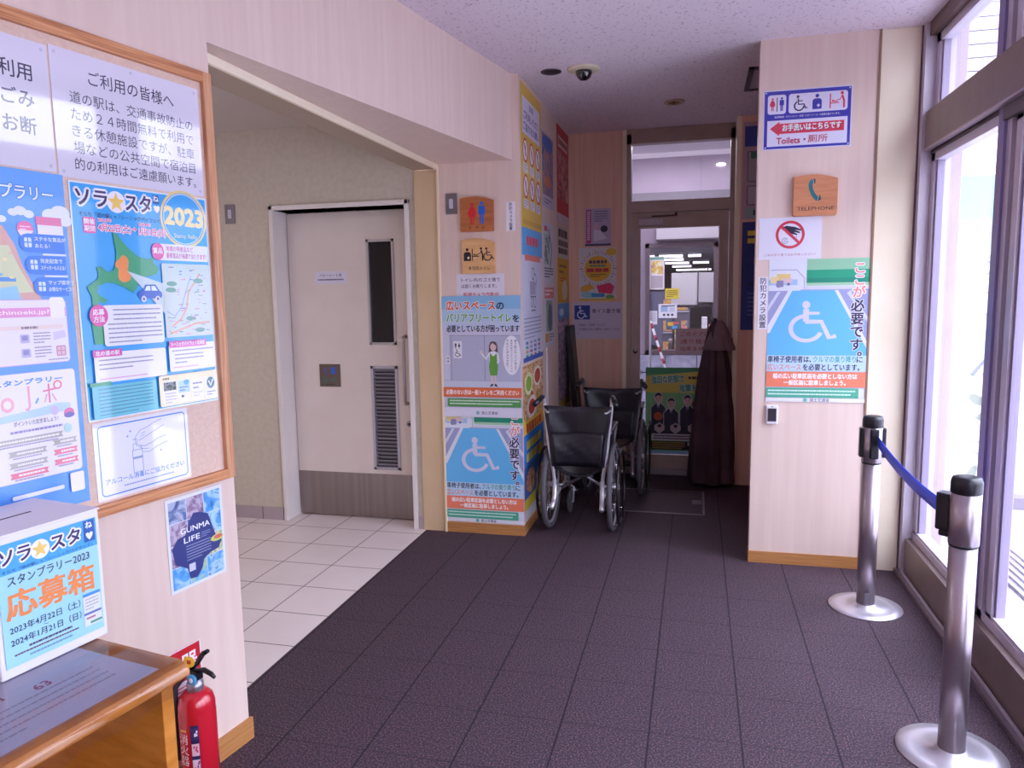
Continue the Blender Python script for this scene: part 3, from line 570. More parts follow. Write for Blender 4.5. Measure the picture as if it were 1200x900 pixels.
b = B(); b.tube([(-.02, 0, .385), (-.035, -.012, .372), (-.048, -.03, .345), (-.048, -.036, .28), (-.046, -.036, .12)], .008, pm('#2b2832', .4), 10); b.link('hose', E)
# ------------------------------------------------------------------ printed sheets, signs and plaques
TC = {}
def text_geo(s, bold):
    k = (s, bold)
    if k not in TC:
        cu = bpy.data.curves.new('txt', 'FONT'); cu.body = s; cu.size = 1; cu.offset = bold; cu.resolution_u = 2
        o = bpy.data.objects.new('txt', cu); me = bpy.data.meshes.new_from_object(o)
        vs = [(v.co.x, v.co.y) for v in me.vertices]; fs = [tuple(p.vertices) for p in me.polygons]
        bpy.data.objects.remove(o); bpy.data.curves.remove(cu); bpy.data.meshes.remove(me)
        TC[k] = (vs, fs, min((v[0] for v in vs), default=0), max((v[0] for v in vs), default=1))
    return TC[k]
class Sheet:
    """A printed sheet: origin = top corner at the reading start, U reading direction, N towards the reader; canvas 100 wide, y down."""
    def __init__(s, o, U, N, w, h, bg, rough=.45, th=.0012, outline=None, edge=None, V=None, coat=0, wob=0):
        s.o, s.U, s.N, s.w, s.h = Vector(o), Vector(U).normalized(), Vector(N).normalized(), w, h
        s.V = Vector(V) if V else Vector((0, 0, -1)); s.k = w/100; s.H = 100*h/w; s.b = B(); s.rough = rough; s.th = th; s.l = 0; s.coat = coat; s.wob = wob
        m = s.m(bg); pts = outline or [(0, 0), (100, 0), (100, s.H), (0, s.H)]
        s.base(pts, m, s.m(edge) if edge else m)
    def m(s, c): return pm(c, s.rough, 0, .5, s.coat) if isinstance(c, str) else c
    def P(s, x, y, d): return s.o+s.U*(x*s.k)+s.V*(y*s.k)+s.N*(s.th+d*.00003)
    def base(s, pts, m, e):
        n = len(pts); f = [s.P(x, y, 0) for x, y in pts]; k = [p-s.N*s.th for p in f]
        s.b._add(f, [tuple(range(n))], m)
        s.b._add(f+k, [(i, (i+1) % n, n+(i+1) % n, n+i) for i in range(n)]+[tuple(range(2*n-1, n-1, -1))], e)
    def poly(s, pts, c):
        s.l += 1; s.b._add([s.P(x, y, s.l) for x, y in pts], [tuple(range(len(pts)))], s.m(c)); return s
    def rect(s, x0, y0, x1, y1, c, r=0):
        if not r: return s.poly([(x0, y0), (x1, y0), (x1, y1), (x0, y1)], c)
        p = []
        for cx, cy, a in ((x1-r, y0+r, -90), (x1-r, y1-r, 0), (x0+r, y1-r, 90), (x0+r, y0+r, 180)):
            p += [(cx+r*math.cos(math.radians(a+t)), cy+r*math.sin(math.radians(a+t))) for t in (0, 30, 60, 90)]
        return s.poly(p, c)
    def frame(s, x0, y0, x1, y1, w, c, inner, r=3): s.rect(x0, y0, x1, y1, c, r); s.rect(x0+w, y0+w, x1-w, y1-w, inner, max(.5, r-w)); return s
    def ell(s, cx, cy, rx, ry, c, n=36, rot=0):
        cr, sr = math.cos(rot), math.sin(rot)
        return s.poly([(cx+rx*math.cos(2*PI*i/n)*cr-ry*math.sin(2*PI*i/n)*sr, cy+rx*math.cos(2*PI*i/n)*sr+ry*math.sin(2*PI*i/n)*cr) for i in range(n)], c)
    def arc(s, cx, cy, r, w, a0, a1, c, n=40, ry=1):
        s.l += 1; v = []
        for i in range(n+1):
            a = math.radians(a0+(a1-a0)*i/n)
            for q in (r-w/2, r+w/2): v.append(s.P(cx+q*math.cos(a), cy+q*math.sin(a)*ry, s.l))
        s.b._add(v, [(2*i, 2*i+1, 2*i+3, 2*i+2) for i in range(n)], s.m(c)); return s
    def line(s, pts, w, c, z=None):
        s.l += 1; q = []
        for i, p in enumerate(pts):
            a = pts[max(i-1, 0)]; d = pts[min(i+1, len(pts)-1)]; dx, dy = d[0]-a[0], d[1]-a[1]; L = math.hypot(dx, dy) or 1
            q.append(((p[0]-dy/L*w/2, p[1]+dx/L*w/2), (p[0]+dy/L*w/2, p[1]-dx/L*w/2)))
        v = [s.P(x, y, s.l) for pr in q for x, y in pr]
        s.b._add(v, [(2*i, 2*i+1, 2*i+3, 2*i+2) for i in range(len(pts)-1)], s.m(c)); return s
    def text(s, x, y, t, size, c, bold=0, maxw=None, align='l', rot=0, out=None, outw=.09, slant=0):
        """x,y = top edge; size = character height; maxw = width it is fitted to"""
        if out: s.text(x, y, t, size, out, max(bold, 0)+outw, maxw, align, rot)
        vs, fs, x0, x1 = text_geo(t, 0); w0 = (x1-x0)*size; sx = size
        if maxw: sx = size*maxw/w0; w0 = maxw
        ox = x-(0 if align == 'l' else w0/2 if align == 'c' else w0)-x0*sx
        s.l += 1; cr, sr = math.cos(math.radians(rot)), math.sin(math.radians(rot)); q = bold*size
        n = 0 if bold < .008 else 2 if size*s.k < .009 else 4 if bold < .05 else 8       # heavier strokes: shifted copies
        for k in range(max(n, 1)):
            s.l += .5
            a0 = 2*PI*(k+.5)/max(n, 1) if n != 2 else PI*k; bx_, by_ = (q*math.cos(a0), q*math.sin(a0)) if n else (0, 0); vv = []
            for a, d in vs:
                dx, dy = ox+a*sx+bx_-x, (.84-d)*size+by_; vv.append(s.P(x+dx*cr-dy*sr, y+dx*sr+dy*cr, s.l))
            s.b._add(vv, fs, s.m(c))
        return s
    def vtext(s, x, y, t, size, c, bold=0, pitch=None, out=None, outw=.08):
        pitch = pitch or size*1.02
        for i, ch in enumerate(t):
            if ch == 'ー':
                s.rect(x-size*.05-size*.0, y+i*pitch+size*.06, x+size*.05, y+i*pitch+size*.92, c); continue
            if ch in '。、': s.text(x+size*.1, y+i*pitch-size*.55, ch, size, c, bold, out=out, outw=outw); continue
            s.text(x, y+i*pitch, ch, size, c, bold, None, 'c', 0, out, outw)
        return s
    def dashes(s, x0, y0, x1, n, dy, c, h=None, seed=1, lastf=.6):   # rows of print too small to read
        r = random.Random(seed); h = h or dy*.42; s.l += 1; vs = []; fs = []
        for i in range(n):
            x = x0; xe = x1 if i < n-1 else x0+(x1-x0)*lastf
            while x < xe:
                w = min(r.uniform(.5, 1.6)*h*1.4, xe-x); y = y0+i*dy; k = len(vs)
                vs += [s.P(x, y, s.l), s.P(x+w, y, s.l), s.P(x+w, y+h, s.l), s.P(x, y+h, s.l)]; fs.append((k, k+1, k+2, k+3)); x += w+h*.25
        s.b._add(vs, fs, s.m(c)); return s
    # pictograms -----------------------------------------------------------------
    def man(s, cx, y, h, c, skirt=False):
        k = h/10; s.ell(cx, y+.85*k, .85*k, .85*k, c, 16)
        if not skirt:
            s.rect(cx-1.55*k, y+1.9*k, cx+1.55*k, y+3*k, c, .5*k); s.rect(cx-1*k, y+2*k, cx+1*k, y+6*k, c)
            for q in (-1, 1): s.rect(cx+q*1.3*k-.3*k, y+2.3*k, cx+q*1.3*k+.3*k, y+5.8*k, c, .25*k); s.rect(cx+q*.55*k-.42*k, y+5.8*k, cx+q*.55*k+.42*k, y+10*k, c, .2*k)
        else:
            s.poly([(cx-.9*k, y+1.9*k), (cx+.9*k, y+1.9*k), (cx+1.9*k, y+6.6*k), (cx-1.9*k, y+6.6*k)], c)
            for q in (-1, 1): s.line([(cx+q*.8*k, y+2.2*k), (cx+q*2.2*k, y+5.6*k)], .5*k, c); s.rect(cx+q*.55*k-.36*k, y+6.4*k, cx+q*.55*k+.36*k, y+10*k, c, .2*k)
        return s
    def chair(s, x, y, k, c):   # wheelchair symbol in a box about 10k wide, 11k high
        s.ell(x+3.2*k, y+1*k, 1*k, 1*k, c, 18); w = .95*k
        s.line([(x+3.4*k, y+2.2*k), (x+3.7*k, y+6.4*k), (x+7.4*k, y+6.4*k), (x+8.6*k, y+9.4*k), (x+9.9*k, y+9.0*k)], w, c)
        s.line([(x+3.5*k, y+4.1*k), (x+6.6*k, y+4.1*k)], w*.8, c)
        s.arc(x+4.2*k, y+7.5*k, 3.2*k, w, 5, 245, c); return s
    def ostomate(s, cx, y, k, c, dot):
        s.ell(cx, y+1.2*k, 1.2*k, 1.2*k, c, 20); s.rect(cx-3*k, y+3*k, cx+3*k, y+10*k, c, 1.8*k); s.rect(cx-3*k, y+7*k, cx+3*k, y+10*k, c)
        s.poly([(cx+.9*k, y+6.4*k), (cx+2*k, y+7.6*k), (cx+.9*k, y+8.8*k), (cx-.2*k, y+7.6*k)], dot); return s
    def changing(s, x, y, k, c):
        s.rect(x, y+1*k, x+.7*k, y+10*k, c); s.rect(x+.5*k, y+6.4*k, x+5.6*k, y+7*k, c); s.ell(x+1.9*k, y+5.4*k, .6*k, .6*k, c, 14); s.line([(x+2.4*k, y+5.7*k), (x+4.4*k, y+5.9*k)], .7*k, c)
        s.ell(x+7.2*k, y+1*k, .95*k, .95*k, c, 16); s.line([(x+7.3*k, y+2.2*k), (x+8.4*k, y+5.6*k), (x+8.4*k, y+9.9*k)], 1.1*k, c); s.line([(x+7.3*k, y+2.7*k), (x+6*k, y+4.8*k), (x+4.2*k, y+5.2*k)], .55*k, c); return s
    def done(s, name, label, cat, group=None):
        o = s.b.link(name); return tag(o, label, cat, group)
def on_board(s0, z1, w, h, *a, off=.0015, **k): return Sheet(W(s0, WO+off, z1), WD, WN, w, h, *a, **k)
def on_y(x0, z1, Y, w, h, *a, **k): return Sheet((x0, Y, z1), (1, 0, 0), (0, -1, 0), w, h, *a, **k)
def on_x(y0, z1, X, w, h, *a, **k): return Sheet((X, y0, z1), (0, 1, 0), (1, 0, 0), w, h, *a, **k)
NAVY, WHT, PINK, INK = '#2a2350', '#e9e6ec', '#d8479a', '#3a3550'
# --- notice board -----------------------------------------------------------
NB = empty('notice_board'); NB.matrix_world = WM; tag(NB, 'wood framed cork notice board full of sheets on the wood-grain wall', 'notice board')
b = B(); b.box(.45, 1.762, 1.796, 1.806, .955, 2.15, noisy('cork_board', '#d8b8a8', '#dfc3b3', (1, 1, 1), 120, .85)); b.link('cork_panel', NB)
for z in (2.147, .924): b = B(); b.box(.42, 1.79, 1.782, 1.807, z, z+.032, FRAMEWOOD); b.link('rail', NB, bevel=.003)
STW = noisy('board_stile_wood', '#b97a52', '#dba47c', (60, 2, 2), 2.5, .4)
for s_ in (1.757, .42): b = B(); b.box(s_, s_+.033, 1.7815, 1.807, .9235, 2.1785, STW); b.link('stile', NB, bevel=.003)
BO = .0125   # sheets lie on the cork
p = on_board(.812, 2.118, .464, .302, '#dcd6e6', .25, off=BO, coat=1)
for i, t in enumerate(('ご利用', 'にごみ', 'くお断')): p.text(91, 12+i*13.5, t, 9.3, INK, .012, align='r')
for x, y in ((2.5, 2.5), (97, 3), (97, 62)): p.ell(x, y, 1, 1, '#c6c2d2', 12)
p.done('notice', 'white laminated notice with three large text lines, above the cloudy blue rally poster', 'notice')
p = on_board(1.281, 2.124, .463, .315, '#dcd6e6', .2, off=BO, coat=1)
p.text(51, 8, 'ご利用の皆様へ', 8.6, INK, .008, 58, 'c')
for i, t in enumerate(('道の駅は、交通事故防止の', 'ため２４時間無料で利用で', 'きる休憩施設ですが、駐車', '場などの公共空間で宿泊目', '的の利用はご遠慮願います。')): p.text(10, 21+i*8.9, t, 7.2, INK, .006, 84)
for x, y in ((3, 3), (97, 3), (97, 65), (3, 65), (50, 2.5)): p.ell(x, y, 1, 1, '#c6c2d2', 12)
p.done('notice', 'white laminated notice of six text lines in the top corner of the cork board', 'notice')
# big blue rally poster (only its right part is in the picture)
p = on_board(.79, 1.812, .50, .835, '#5b9df0', .3, off=BO, coat=.2); H = p.H
p.rect(0, 0, 100, 26, '#62a2ee'); p.text(94, 7.2, 'スタンプラリー', 7.6, '#e4eefa', .02, 46, 'r', out='#3a78d0', outw=.05)
for cx, cy, r in ((97, 19, 5), (92, 20.5, 4.4), (99, 22.5, 4), (77, 19.5, 3), (73.5, 20.5, 2.4), (81, 20.8, 2.6), (68, 24, 2.2)): p.ell(cx, cy, r, r*.72, '#dfe3f2')
p.poly([(0, 34), (68, 27), (73, 36), (76, 46), (80, 54), (84, 62), (0, 64)], '#d9a59a'); p.poly([(0, 40), (70, 36), (74, 46), (80, 58), (0, 63)], '#cfd2a8'); p.rect(40, 51, 72, 53, '#4a8fd8'); p.poly([(58, 57), (72, 55), (74, 62), (58, 63)], '#8fc4ea')
for i in range(30): p.ell(random.uniform(40, 72), random.uniform(36, 60), random.uniform(.6, 2), random.uniform(.5, 1.4), random.choice(['#8fbf8c', '#e8b0a8', '#7fb2dc', '#e9d9a0']), 10)
p.ell(78.5, 28, 4, 3.8, '#e86fa6'); p.poly([(74.6, 28.6), (82.4, 28.6), (81, 31), (78.5, 31.8), (76, 31)], '#efe0ec'); p.dashes(76, 26.6, 81, 2, 1.3, '#f4dbe8', seed=4)
p.rect(84, 21.5, 97, 25.5, '#e273a4'); p.rect(84.5, 25.5, 97.5, 30, '#e9e3ee')
for i, (y, x) in enumerate(((30, 75), (40.5, 77), (51, 80))):
    p.rect(x, y, 97, y+9, '#2f79dd', 4.3); p.rect(x+8, y, 97.6, y+9, '#2f79dd'); p.rect(x+2.5, y+2, x+6, y+6.6, '#d3e1f6', .6); p.line([(x+2.5, y+4.2), (x+6, y+4.2)], .5, '#2f79dd'); p.line([(x+4.2, y+2), (x+4.2, y+6.6)], .5, '#2f79dd')
    p.text(x+7.5, y+1.3, ['ステキな賞品が', '完走記念で', 'マップ提示で'][i], 2.3, '#e6effb', .012); p.text(x+7.5, y+4.6, ['あたる！', 'ステッカーもらえる！', 'お得なサービス！'][i], 2.3, '#e6effb', .012, maxw=None if i == 0 else 12.5)
    if i < 2: p.rect(86, y+9.3, 98, y+10.2, '#dfe3f2')
p.frame(0, 61.5, 95.5, 93, .4, '#c9a7cf', '#e7deef', 2); p.rect(0, 65.5, 95, 70, '#e08fc2'); p.text(86.5, 66.2, 'michinoeki.jp?', 2.8, '#fbeaf5', .02, 30, 'r'); p.rect(87, 60.5, 94.5, 70.8, '#efe9f2', 1.4)
p.rect(0, 74, 93, 76, '#e6cfcb'); p.dashes(72, 74.5, 80, 1, 2, '#7a6f80', 1.1, 8, 1)
for y in (77.6, 84.5):
    p.dashes(77.5, y, 86, 4, 1.5, '#8f86a0', .6, int(y)); p.rect(71, y+.6, 75.5, y+4.8, '#b9b0d4', .6); p.rect(71.8, y+1.2, 74.7, y+3.6, '#8c86bd', .5)
p.poly([(87.5, 77.8), (93.4, 77), (94.2, 80.5), (87.5, 81.8)], '#cfc3de'); p.frame(88.4, 84.6, 93.4, 89.8, .6, '#c487a0', '#ddb7c6', .6); p.line([(90.9, 84.6), (90.9, 89.8)], .5, '#c487a0'); p.line([(88.4, 87.2), (93.4, 87.2)], .5, '#c487a0'); p.dashes(84, 91, 94, 1, 1, '#8f86a0', .5, 9, 1)
p.frame(0, 96.5, 97, 149, .3, '#b7b3dc', '#e6e0f0', 2); p.text(90, 99.5, 'スタンプラリー', 3, '#3f86dc', .05, 34, 'r')
p.line([(72.5, 103), (72.5, 113), (71.6, 114.6), (70.4, 114)], 1.1, '#e39ab0'); p.ell(62, 111, 3.2, 3.6, '#e9a9b6'); p.ell(62, 111, 1.8, 2, '#e6e0f0'); p.line([(75.5, 112), (77, 109.5)], .9, '#5a8fdc'); p.line([(79.5, 106.5), (86, 105.8)], .9, '#dc6f92'); p.line([(82.6, 103), (82.6, 112.5)], .9, '#dc6f92'); p.line([(80, 112), (81.4, 108)], .8, '#dca0b0'); p.line([(84, 108), (86, 112)], .8, '#dca0b0'); p.arc(87.2, 104, 1.9, .8, 0, 360, '#dc6f92')
p.poly([(50, 117), (78, 114.4), (86, 113), (93, 113.8), (93, 117.5), (50, 120)], '#b5d0ee'); p.text(86, 119.5, 'ポイントいただきましょう！', 2.6, '#6a5f58', .02, 22, 'r'); p.ell(84.6, 116.6, 2, 2.4, '#c7b6dd'); p.ell(92, 118.8, 2.8, 2.4, '#d86a9a'); p.ell(92, 120, 2.8, 1.4, '#6a5aa8'); p.dashes(62, 124, 88, 1, 2, '#8f86b8', 1.1, 12, 1); p.ell(90.6, 126.6, 2.1, 2.4, '#b2d3cf')
for i, (x0, x1, y, c) in enumerate(((50, 88, 127.5, '#b2aba6'), (82, 95, 131.5, '#b2aba6'), (60, 79, 133.5, '#b2aba6'), (82, 95, 136.5, '#e0788c'), (60, 79, 139, '#b2aba6'), (82, 95, 141.6, '#e0788c'), (60, 79, 144, '#e0788c'))):
    p.poly([(x0, y), (x1, y), (x1-1, y+1.4), (x1, y+2.8), (x0, y+2.8), (x0+1, y+1.4)], c); p.dashes(x0+4, y+.9, x1-2, 1, 1, '#eee8ee', .9, i, 1); p.dashes(x0+2, y+3.3, x1-3, 1, 1, '#9a90a8', .6, i+9, 1)
p.rect(89.5, 150, 97, 160, '#efe9f2', 1); p.rect(60, 155, 86, 157, '#e6e6f4', .8)
p.done('rally_poster', 'tall light blue rally poster with clouds and pill-shaped banners', 'poster')
p = on_board(1.303, 1.803, .446, .622, '#2f9fe6', .22, off=BO, coat=.4); H = p.H
p.frame(0, 0, 100, H, 1, '#dfe6f2', '#2f9fe6', .5)
p.text(4, 3, 'ソラ', 11.5, '#3b2a5e', .03, 20, out='#ece8f2', outw=.11)
st = [(30+(6 if i % 2 == 0 else 2.6)*math.sin(PI*i/5), 9.6-(6 if i % 2 == 0 else 2.6)*math.cos(PI*i/5)) for i in range(10)]
p.ell(30, 9.4, 6.4, 6.4, '#ece8f2'); p.poly(st, '#ecc25c'); p.text(36.5, 3.4, 'スタ', 11.5, '#3b2a5e', .03, 18, out='#ece8f2', outw=.11)
p.rect(56.5, 2.2, 61, 7.6, '#2a4f9a', .6); p.text(58.7, 2.4, 'ね', 4.4, '#e8edf6', .03, align='c', out='#2a4f9a', outw=.03); p.poly([(56.6, 9.3), (58, 8.5), (59, 9.4), (60, 8.5), (61.4, 9.3), (61, 11.5), (59, 13.6), (57, 11.5)], '#e8e8f2')
p.text(5, 16.8, 'そらち「道の駅」×「シーニックバイウェイ」', 3, '#2d2d6a', .012, 57)
p.ell(80, 15.5, 19, 18.6, '#e8cf86'); p.ell(80, 15.5, 17.4, 17, '#2f9fe6'); p.arc(80, 15.5, 16.2, .6, 0, 360, '#dcd9c6')
p.text(65, 6, '2023', 15.5, '#f0dd9a', .05, 31, rot=1.5); p.text(80.5, 24.5, 'Stamp Rally', 4, '#e6dfb4', .01, 19, 'c')
p.rect(7, 19.8, 15, 29, '#dd3f93', 1.2); p.text(11, 20.6, '開催', 3.6, WHT, .02, align='c'); p.text(11, 24.6, '期間', 3.6, WHT, .02, align='c')
p.text(16.5, 19.6, '2023年', 2.6, '#dd3f80', .02, 9, out='#f2e6f0', outw=.07); p.text(16.5, 22.8, '4月22日(土)', 5, '#dd3f80', .02, 22, out='#f2e6f0', outw=.08); p.text(39.5, 23, '→', 3.6, '#dd3f80', .03, out='#f2e6f0'); p.text(44, 20.2, '2024年', 2.6, '#dd3f80', .02, 9, out='#f2e6f0', outw=.07); p.text(44, 23.4, '1月21日(日)', 5, '#dd3f80', .02, 20, out='#f2e6f0', outw=.08)
GRN = '#2f9b6c'; ym = lambda pts: [(x, 27.5+(y-36.5)*.76) for x, y in pts]
p.poly(ym([(25.5, 36.5), (28.5, 38), (32, 44), (37, 50), (42, 54.5), (47, 56.5), (51, 56), (54, 55), (53, 59), (57, 64.5), (55, 68.5), (50, 70.5), (45, 71), (41, 74.5), (39.5, 80), (37, 84), (31, 80), (24, 76.5), (19, 76), (13, 79), (12, 84), (15, 87), (19, 90), (16, 92), (13, 91), (11, 97), (12, 108), (22, 118), (22, 124), (8, 124), (7, 108), (8.5, 97), (8.5, 87), (7, 83), (6, 79.5), (10, 76), (13.5, 73), (14, 69), (13, 64.5), (16, 63.5), (20, 68), (24, 66.5), (26, 60), (27, 52), (26, 44)]), GRN)
p.poly(ym([(29, 57), (30.5, 54.6), (32, 54), (34.2, 56), (35, 59), (34.6, 62), (34, 66), (36, 70), (35.6, 73), (34, 75), (31.5, 76), (29.5, 75.5), (27.4, 73.5), (27, 71), (27.5, 65), (25.8, 63.4), (25.6, 61), (27, 58.5)]), '#ea8840')
p.poly([(33.5, 50.5), (36, 53), (60, 78), (60, 58)], '#c3d3da')
p.rect(40, 62.5, 58, 67.4, '#2b57bd', 2.2); p.poly([(43, 63), (45.5, 58.6), (53.4, 58.6), (56.6, 63)], '#2b57bd'); p.poly([(45, 62.4), (46.8, 59.5), (49.3, 59.5), (49.3, 62.4)], '#d9e4f4'); p.poly([(50.2, 62.4), (50.2, 59.5), (52.8, 59.5), (54.8, 62.4)], '#d9e4f4')
for x in (44, 54.5): p.ell(x, 67.6, 1.9, 1.9, '#e3dff0', 16); p.ell(x, 67.6, 1, 1, '#5b5f9a', 12)
p.rect(57, 32.5, 98, 43, '#eae2ee', 1); p.ell(57, 37.5, 4.8, 5.4, '#d9409a'); p.text(57, 35.3, '賞品', 3.8, WHT, .03, align='c')
p.text(63.5, 33.6, '地域の特産品など', 3.8, '#c93a8a', .012, 22); p.text(63.5, 38, '豪華賞品が抽選で当たります！', 3.8, '#c93a8a', .012, 33)
p.rect(59, 45, 98, 93, '#c5d0cd', 1)
p.line([(90, 51), (84, 58), (79, 64), (77, 74), (72, 81), (64, 86)], 1.3, '#dba386'); p.line([(62, 90.5), (75, 87), (84, 84.5), (96, 84)], 1.3, '#dba386'); p.line([(61, 76), (67, 79), (73, 73), (78, 61), (82, 53)], .5, '#6f8fd0')
for x, y in ((66, 58), (65, 62), (88, 56), (80, 81), (87, 89)): p.ell(x, y, 4.2, 1.6, '#5c9a86', 18)
r = random.Random(5)
for i in range(60):
    x, y = r.uniform(60, 93), r.uniform(47, 91); p.rect(x, y, x+r.uniform(1, 4.4), y+.6, r.choice(['#d98bb4', '#5f78c2', '#8f9a9f', '#d98bb4']))
p.rect(14, 71, 57, 95.5, '#e4e2ef', 2); p.ell(11.5, 77, 6, 6.4, '#d8459a'); p.text(11.5, 73.2, '応募', 3.8, WHT, .03, align='c'); p.text(11.5, 77.4, '方法', 3.8, WHT, .03, align='c')
p.dashes(21, 73.5, 55, 3, 2.8, '#8583a0', .8, 11, .9); p.dashes(17, 82, 55.5, 5, 2.7, '#8583a0', .8, 12)
p.rect(6, 99, 57, 117, '#e9e4ef', 1.5); p.rect(5.5, 97.4, 25, 101.6, '#cf4fa0', .5); p.text(15.2, 98, '北の道の駅', 3, WHT, .03, 16, 'c'); p.dashes(9, 103.2, 47, 3, 2.6, '#8583a0', .8, 13); p.dashes(9, 114.5, 42, 1, 2, '#d98bb4', .6, 14, 1)
p.rect(59.5, 97.5, 98, 115.5, '#e9e4ef', 1.5); p.rect(60, 95.5, 91, 99.8, '#cf4fa0', .5); p.text(75.5, 96.1, 'シーニックバイウェイ北海道', 3, WHT, .03, 28, 'c'); p.dashes(62, 101.5, 97, 1, 2.6, '#8583a0', .8, 15, 1); p.dashes(64, 104.2, 88, 3, 2.6, '#8583a0', .8, 16, .4); p.dashes(62, 112.6, 83, 1, 2, '#d98bb4', .6, 17, 1)
p.rect(2, 116.5, 16, 119, GRN); p.rect(3, 118.8, 48, H-1.6, '#63bccb', .8); p.dashes(7, 120.5, 45, 8, 2.2, '#3d6f96', .6, 21, .7)
p.rect(50, 117.4, 98.6, H-1.8, '#eadcb0', 1.5); p.dashes(53, 119, 58, 1, 2, '#5a5040', 1.2, 3, 1)
for i, x in enumerate((53, 64.4, 75.8, 87.2)): p.rect(x, 121.5, x+10.6, H-3, '#e9e5ee')
p.rect(53.4, 122, 63.2, 127.5, photo_mat('tiny_photo', ['#2c2a30', '#5a6a5a', '#9a9aa6', '#3c4048'], 60, 3)); p.dashes(54, 129, 63, 4, 2, '#b9b0c9', .8, 5); p.rect(65, 122, 74.4, 130, '#a9cbe6'); p.ell(71.6, 123.4, 2.2, 1.8, '#3f9ad8'); p.dashes(66, 126, 73, 2, 2, '#4a78b8', .9, 6); p.ell(68, 132.5, 1.2, .9, '#2c2a40'); p.dashes(77, 124.5, 85, 2, 3, '#6a6480', 1, 7); p.dashes(77, 131, 85, 2, 2, '#c9c2d2', .7, 8); p.ell(92.5, 126, 3.4, 4, '#2f6f7a'); p.line([(90.8, 124.6), (92.3, 128), (94.6, 124)], 1.2, '#dfe6ea'); p.dashes(89, 132, 96.6, 2, 1.8, '#6a6480', .6, 9)
p.done('rally_poster', 'blue rally poster with a green island map and a yellow 2023 ring', 'poster')
p = on_board(1.312, 1.175, .311, .212, '#e2deee', .2, off=BO, coat=1); H = p.H
p.frame(4, 3, 97, H-3, 1.1, '#4a84d4', '#e2e0ee', 4)
LB = '#8e9cc4'
p.line([(42, 27), (42, 25), (38, 24), (38, 29), (37, 30), (37, 50), (47, 50), (47, 30), (46, 29), (46, 26)], .7, LB); p.rect(37, 36, 47, 38, LB); p.line([(37, 30), (47, 30)], .6, LB); p.line([(42, 25), (42, 20), (38, 20)], .8, LB)
p.line([(40, 24), (41, 18), (46, 13), (54, 11), (62, 8), (70, 6)], .6, LB); p.line([(44, 22), (50, 20), (58, 17), (66, 14), (72, 12)], .6, LB); p.line([(47, 16), (52, 15)], .5, LB); p.line([(46, 18.5), (51, 17.5)], .5, LB)
p.line([(43, 26), (50, 28), (58, 26), (66, 23), (74, 22)], .6, LB); p.line([(48, 33), (55, 34), (62, 31), (70, 29), (75, 28)], .6, LB); p.line([(43, 27), (48, 30), (54, 31)], .5, LB)
for x, y in ((33, 16), (36, 12), (67, 35)): p.line([(x-1.3, y), (x+1.3, y)], .4, '#5a74b8'); p.line([(x, y-1.3), (x, y+1.3)], .4, '#5a74b8')
p.text(50.5, 50, 'アルコール消毒にご協力ください', 5.6, '#4a84d4', .012, 84, 'c'); p.dashes(26, 58.5, 80, 1, 2, '#8ea0cc', 1.2, 5, 1)
p.done('notice', 'white alcohol hand rub notice with a blue rounded border', 'notice')
def stretch_u(cells, p, x0, y0, x1, y1, nx, ny, mats):
    for j in range(ny):
        for i in range(nx):
            p.rect(x0+(x1-x0)*i/nx+.4, y0+(y1-y0)*j/ny+.4, x0+(x1-x0)*(i+1)/nx-.4, y0+(y1-y0)*(j+1)/ny-.4, mats[(j*nx+i) % len(mats)])
p = on_board(1.529, .907, .219, .29, '#dfe0ec', .3); H = p.H
ph = [photo_mat('life_a', ['#2a3668', '#5d6fa0', '#aab4d0', '#74587a'], 22, 1), photo_mat('life_b', ['#3a3060', '#8a6f90', '#bdb0c6', '#566a9c'], 24, 2), photo_mat('life_c', ['#2464b8', '#4f9ade', '#a9d0ee', '#2f4f98'], 18, 3), photo_mat('life_d', ['#5d6f52', '#8fae78', '#d9d2b0', '#a85a5a'], 26, 5), photo_mat('life_e', ['#3d6fc0', '#6fb0e6', '#a9c9a0', '#2c4a8c'], 20, 6)]
stretch_u(0, p, 4, 4, 96, H-4, 3, 4, [ph[0], ph[1], ph[2], ph[1], ph[0], ph[2], ph[1], ph[0], ph[3], ph[2], ph[4], ph[2], ph[2], ph[3], ph[4]])
p.poly([(6, 70), (16, 58), (30, 56), (38, 38), (46, 28), (58, 30), (72, 36), (78, 54), (84, 72), (94, 82), (88, 92), (72, 94), (60, 100), (56, 112), (46, 122), (34, 120), (30, 104), (10, 92)], '#39407e'); p.ell(86, 76, 12, 5, '#c8cf70'); p.ell(88, 75, 8, 3, '#d86a5c')
p.text(22, 44, 'GUNMA', 11, '#eceef6', .02, 52); p.text(27, 58, 'LIFE', 11, '#eceef6', .02, 28); p.dashes(58, 60, 74, 3, 3, '#9aa4d0', 1, 4)
p.dashes(30, 72, 74, 6, 4, '#aab2d8', 1.1, 6); p.rect(33, 99, 44, 110, '#cfcfe0')
p.done('flyer', 'dark blue photo flyer lettered LIFE on the wall below the cork board', 'flyer')
p = on_board(1.40, .441, .222, .172, '#c8202e', .35); H = p.H
p.frame(0, 0, 100, H, 1.4, '#e6e0ea', '#c8202e', .5); p.rect(1.4, H*.62, 98.6, H-1.4, '#e9dfe6'); p.text(50, 10, '消火器', 30, '#f0e9ee', .03, 86, 'c'); p.dashes(56, H*.7, 94, 3, 5, '#c8202e', 2.2, 4)
p.done('fire_extinguisher_sign', 'red and white sign on the wall behind the fire extinguisher', 'sign')
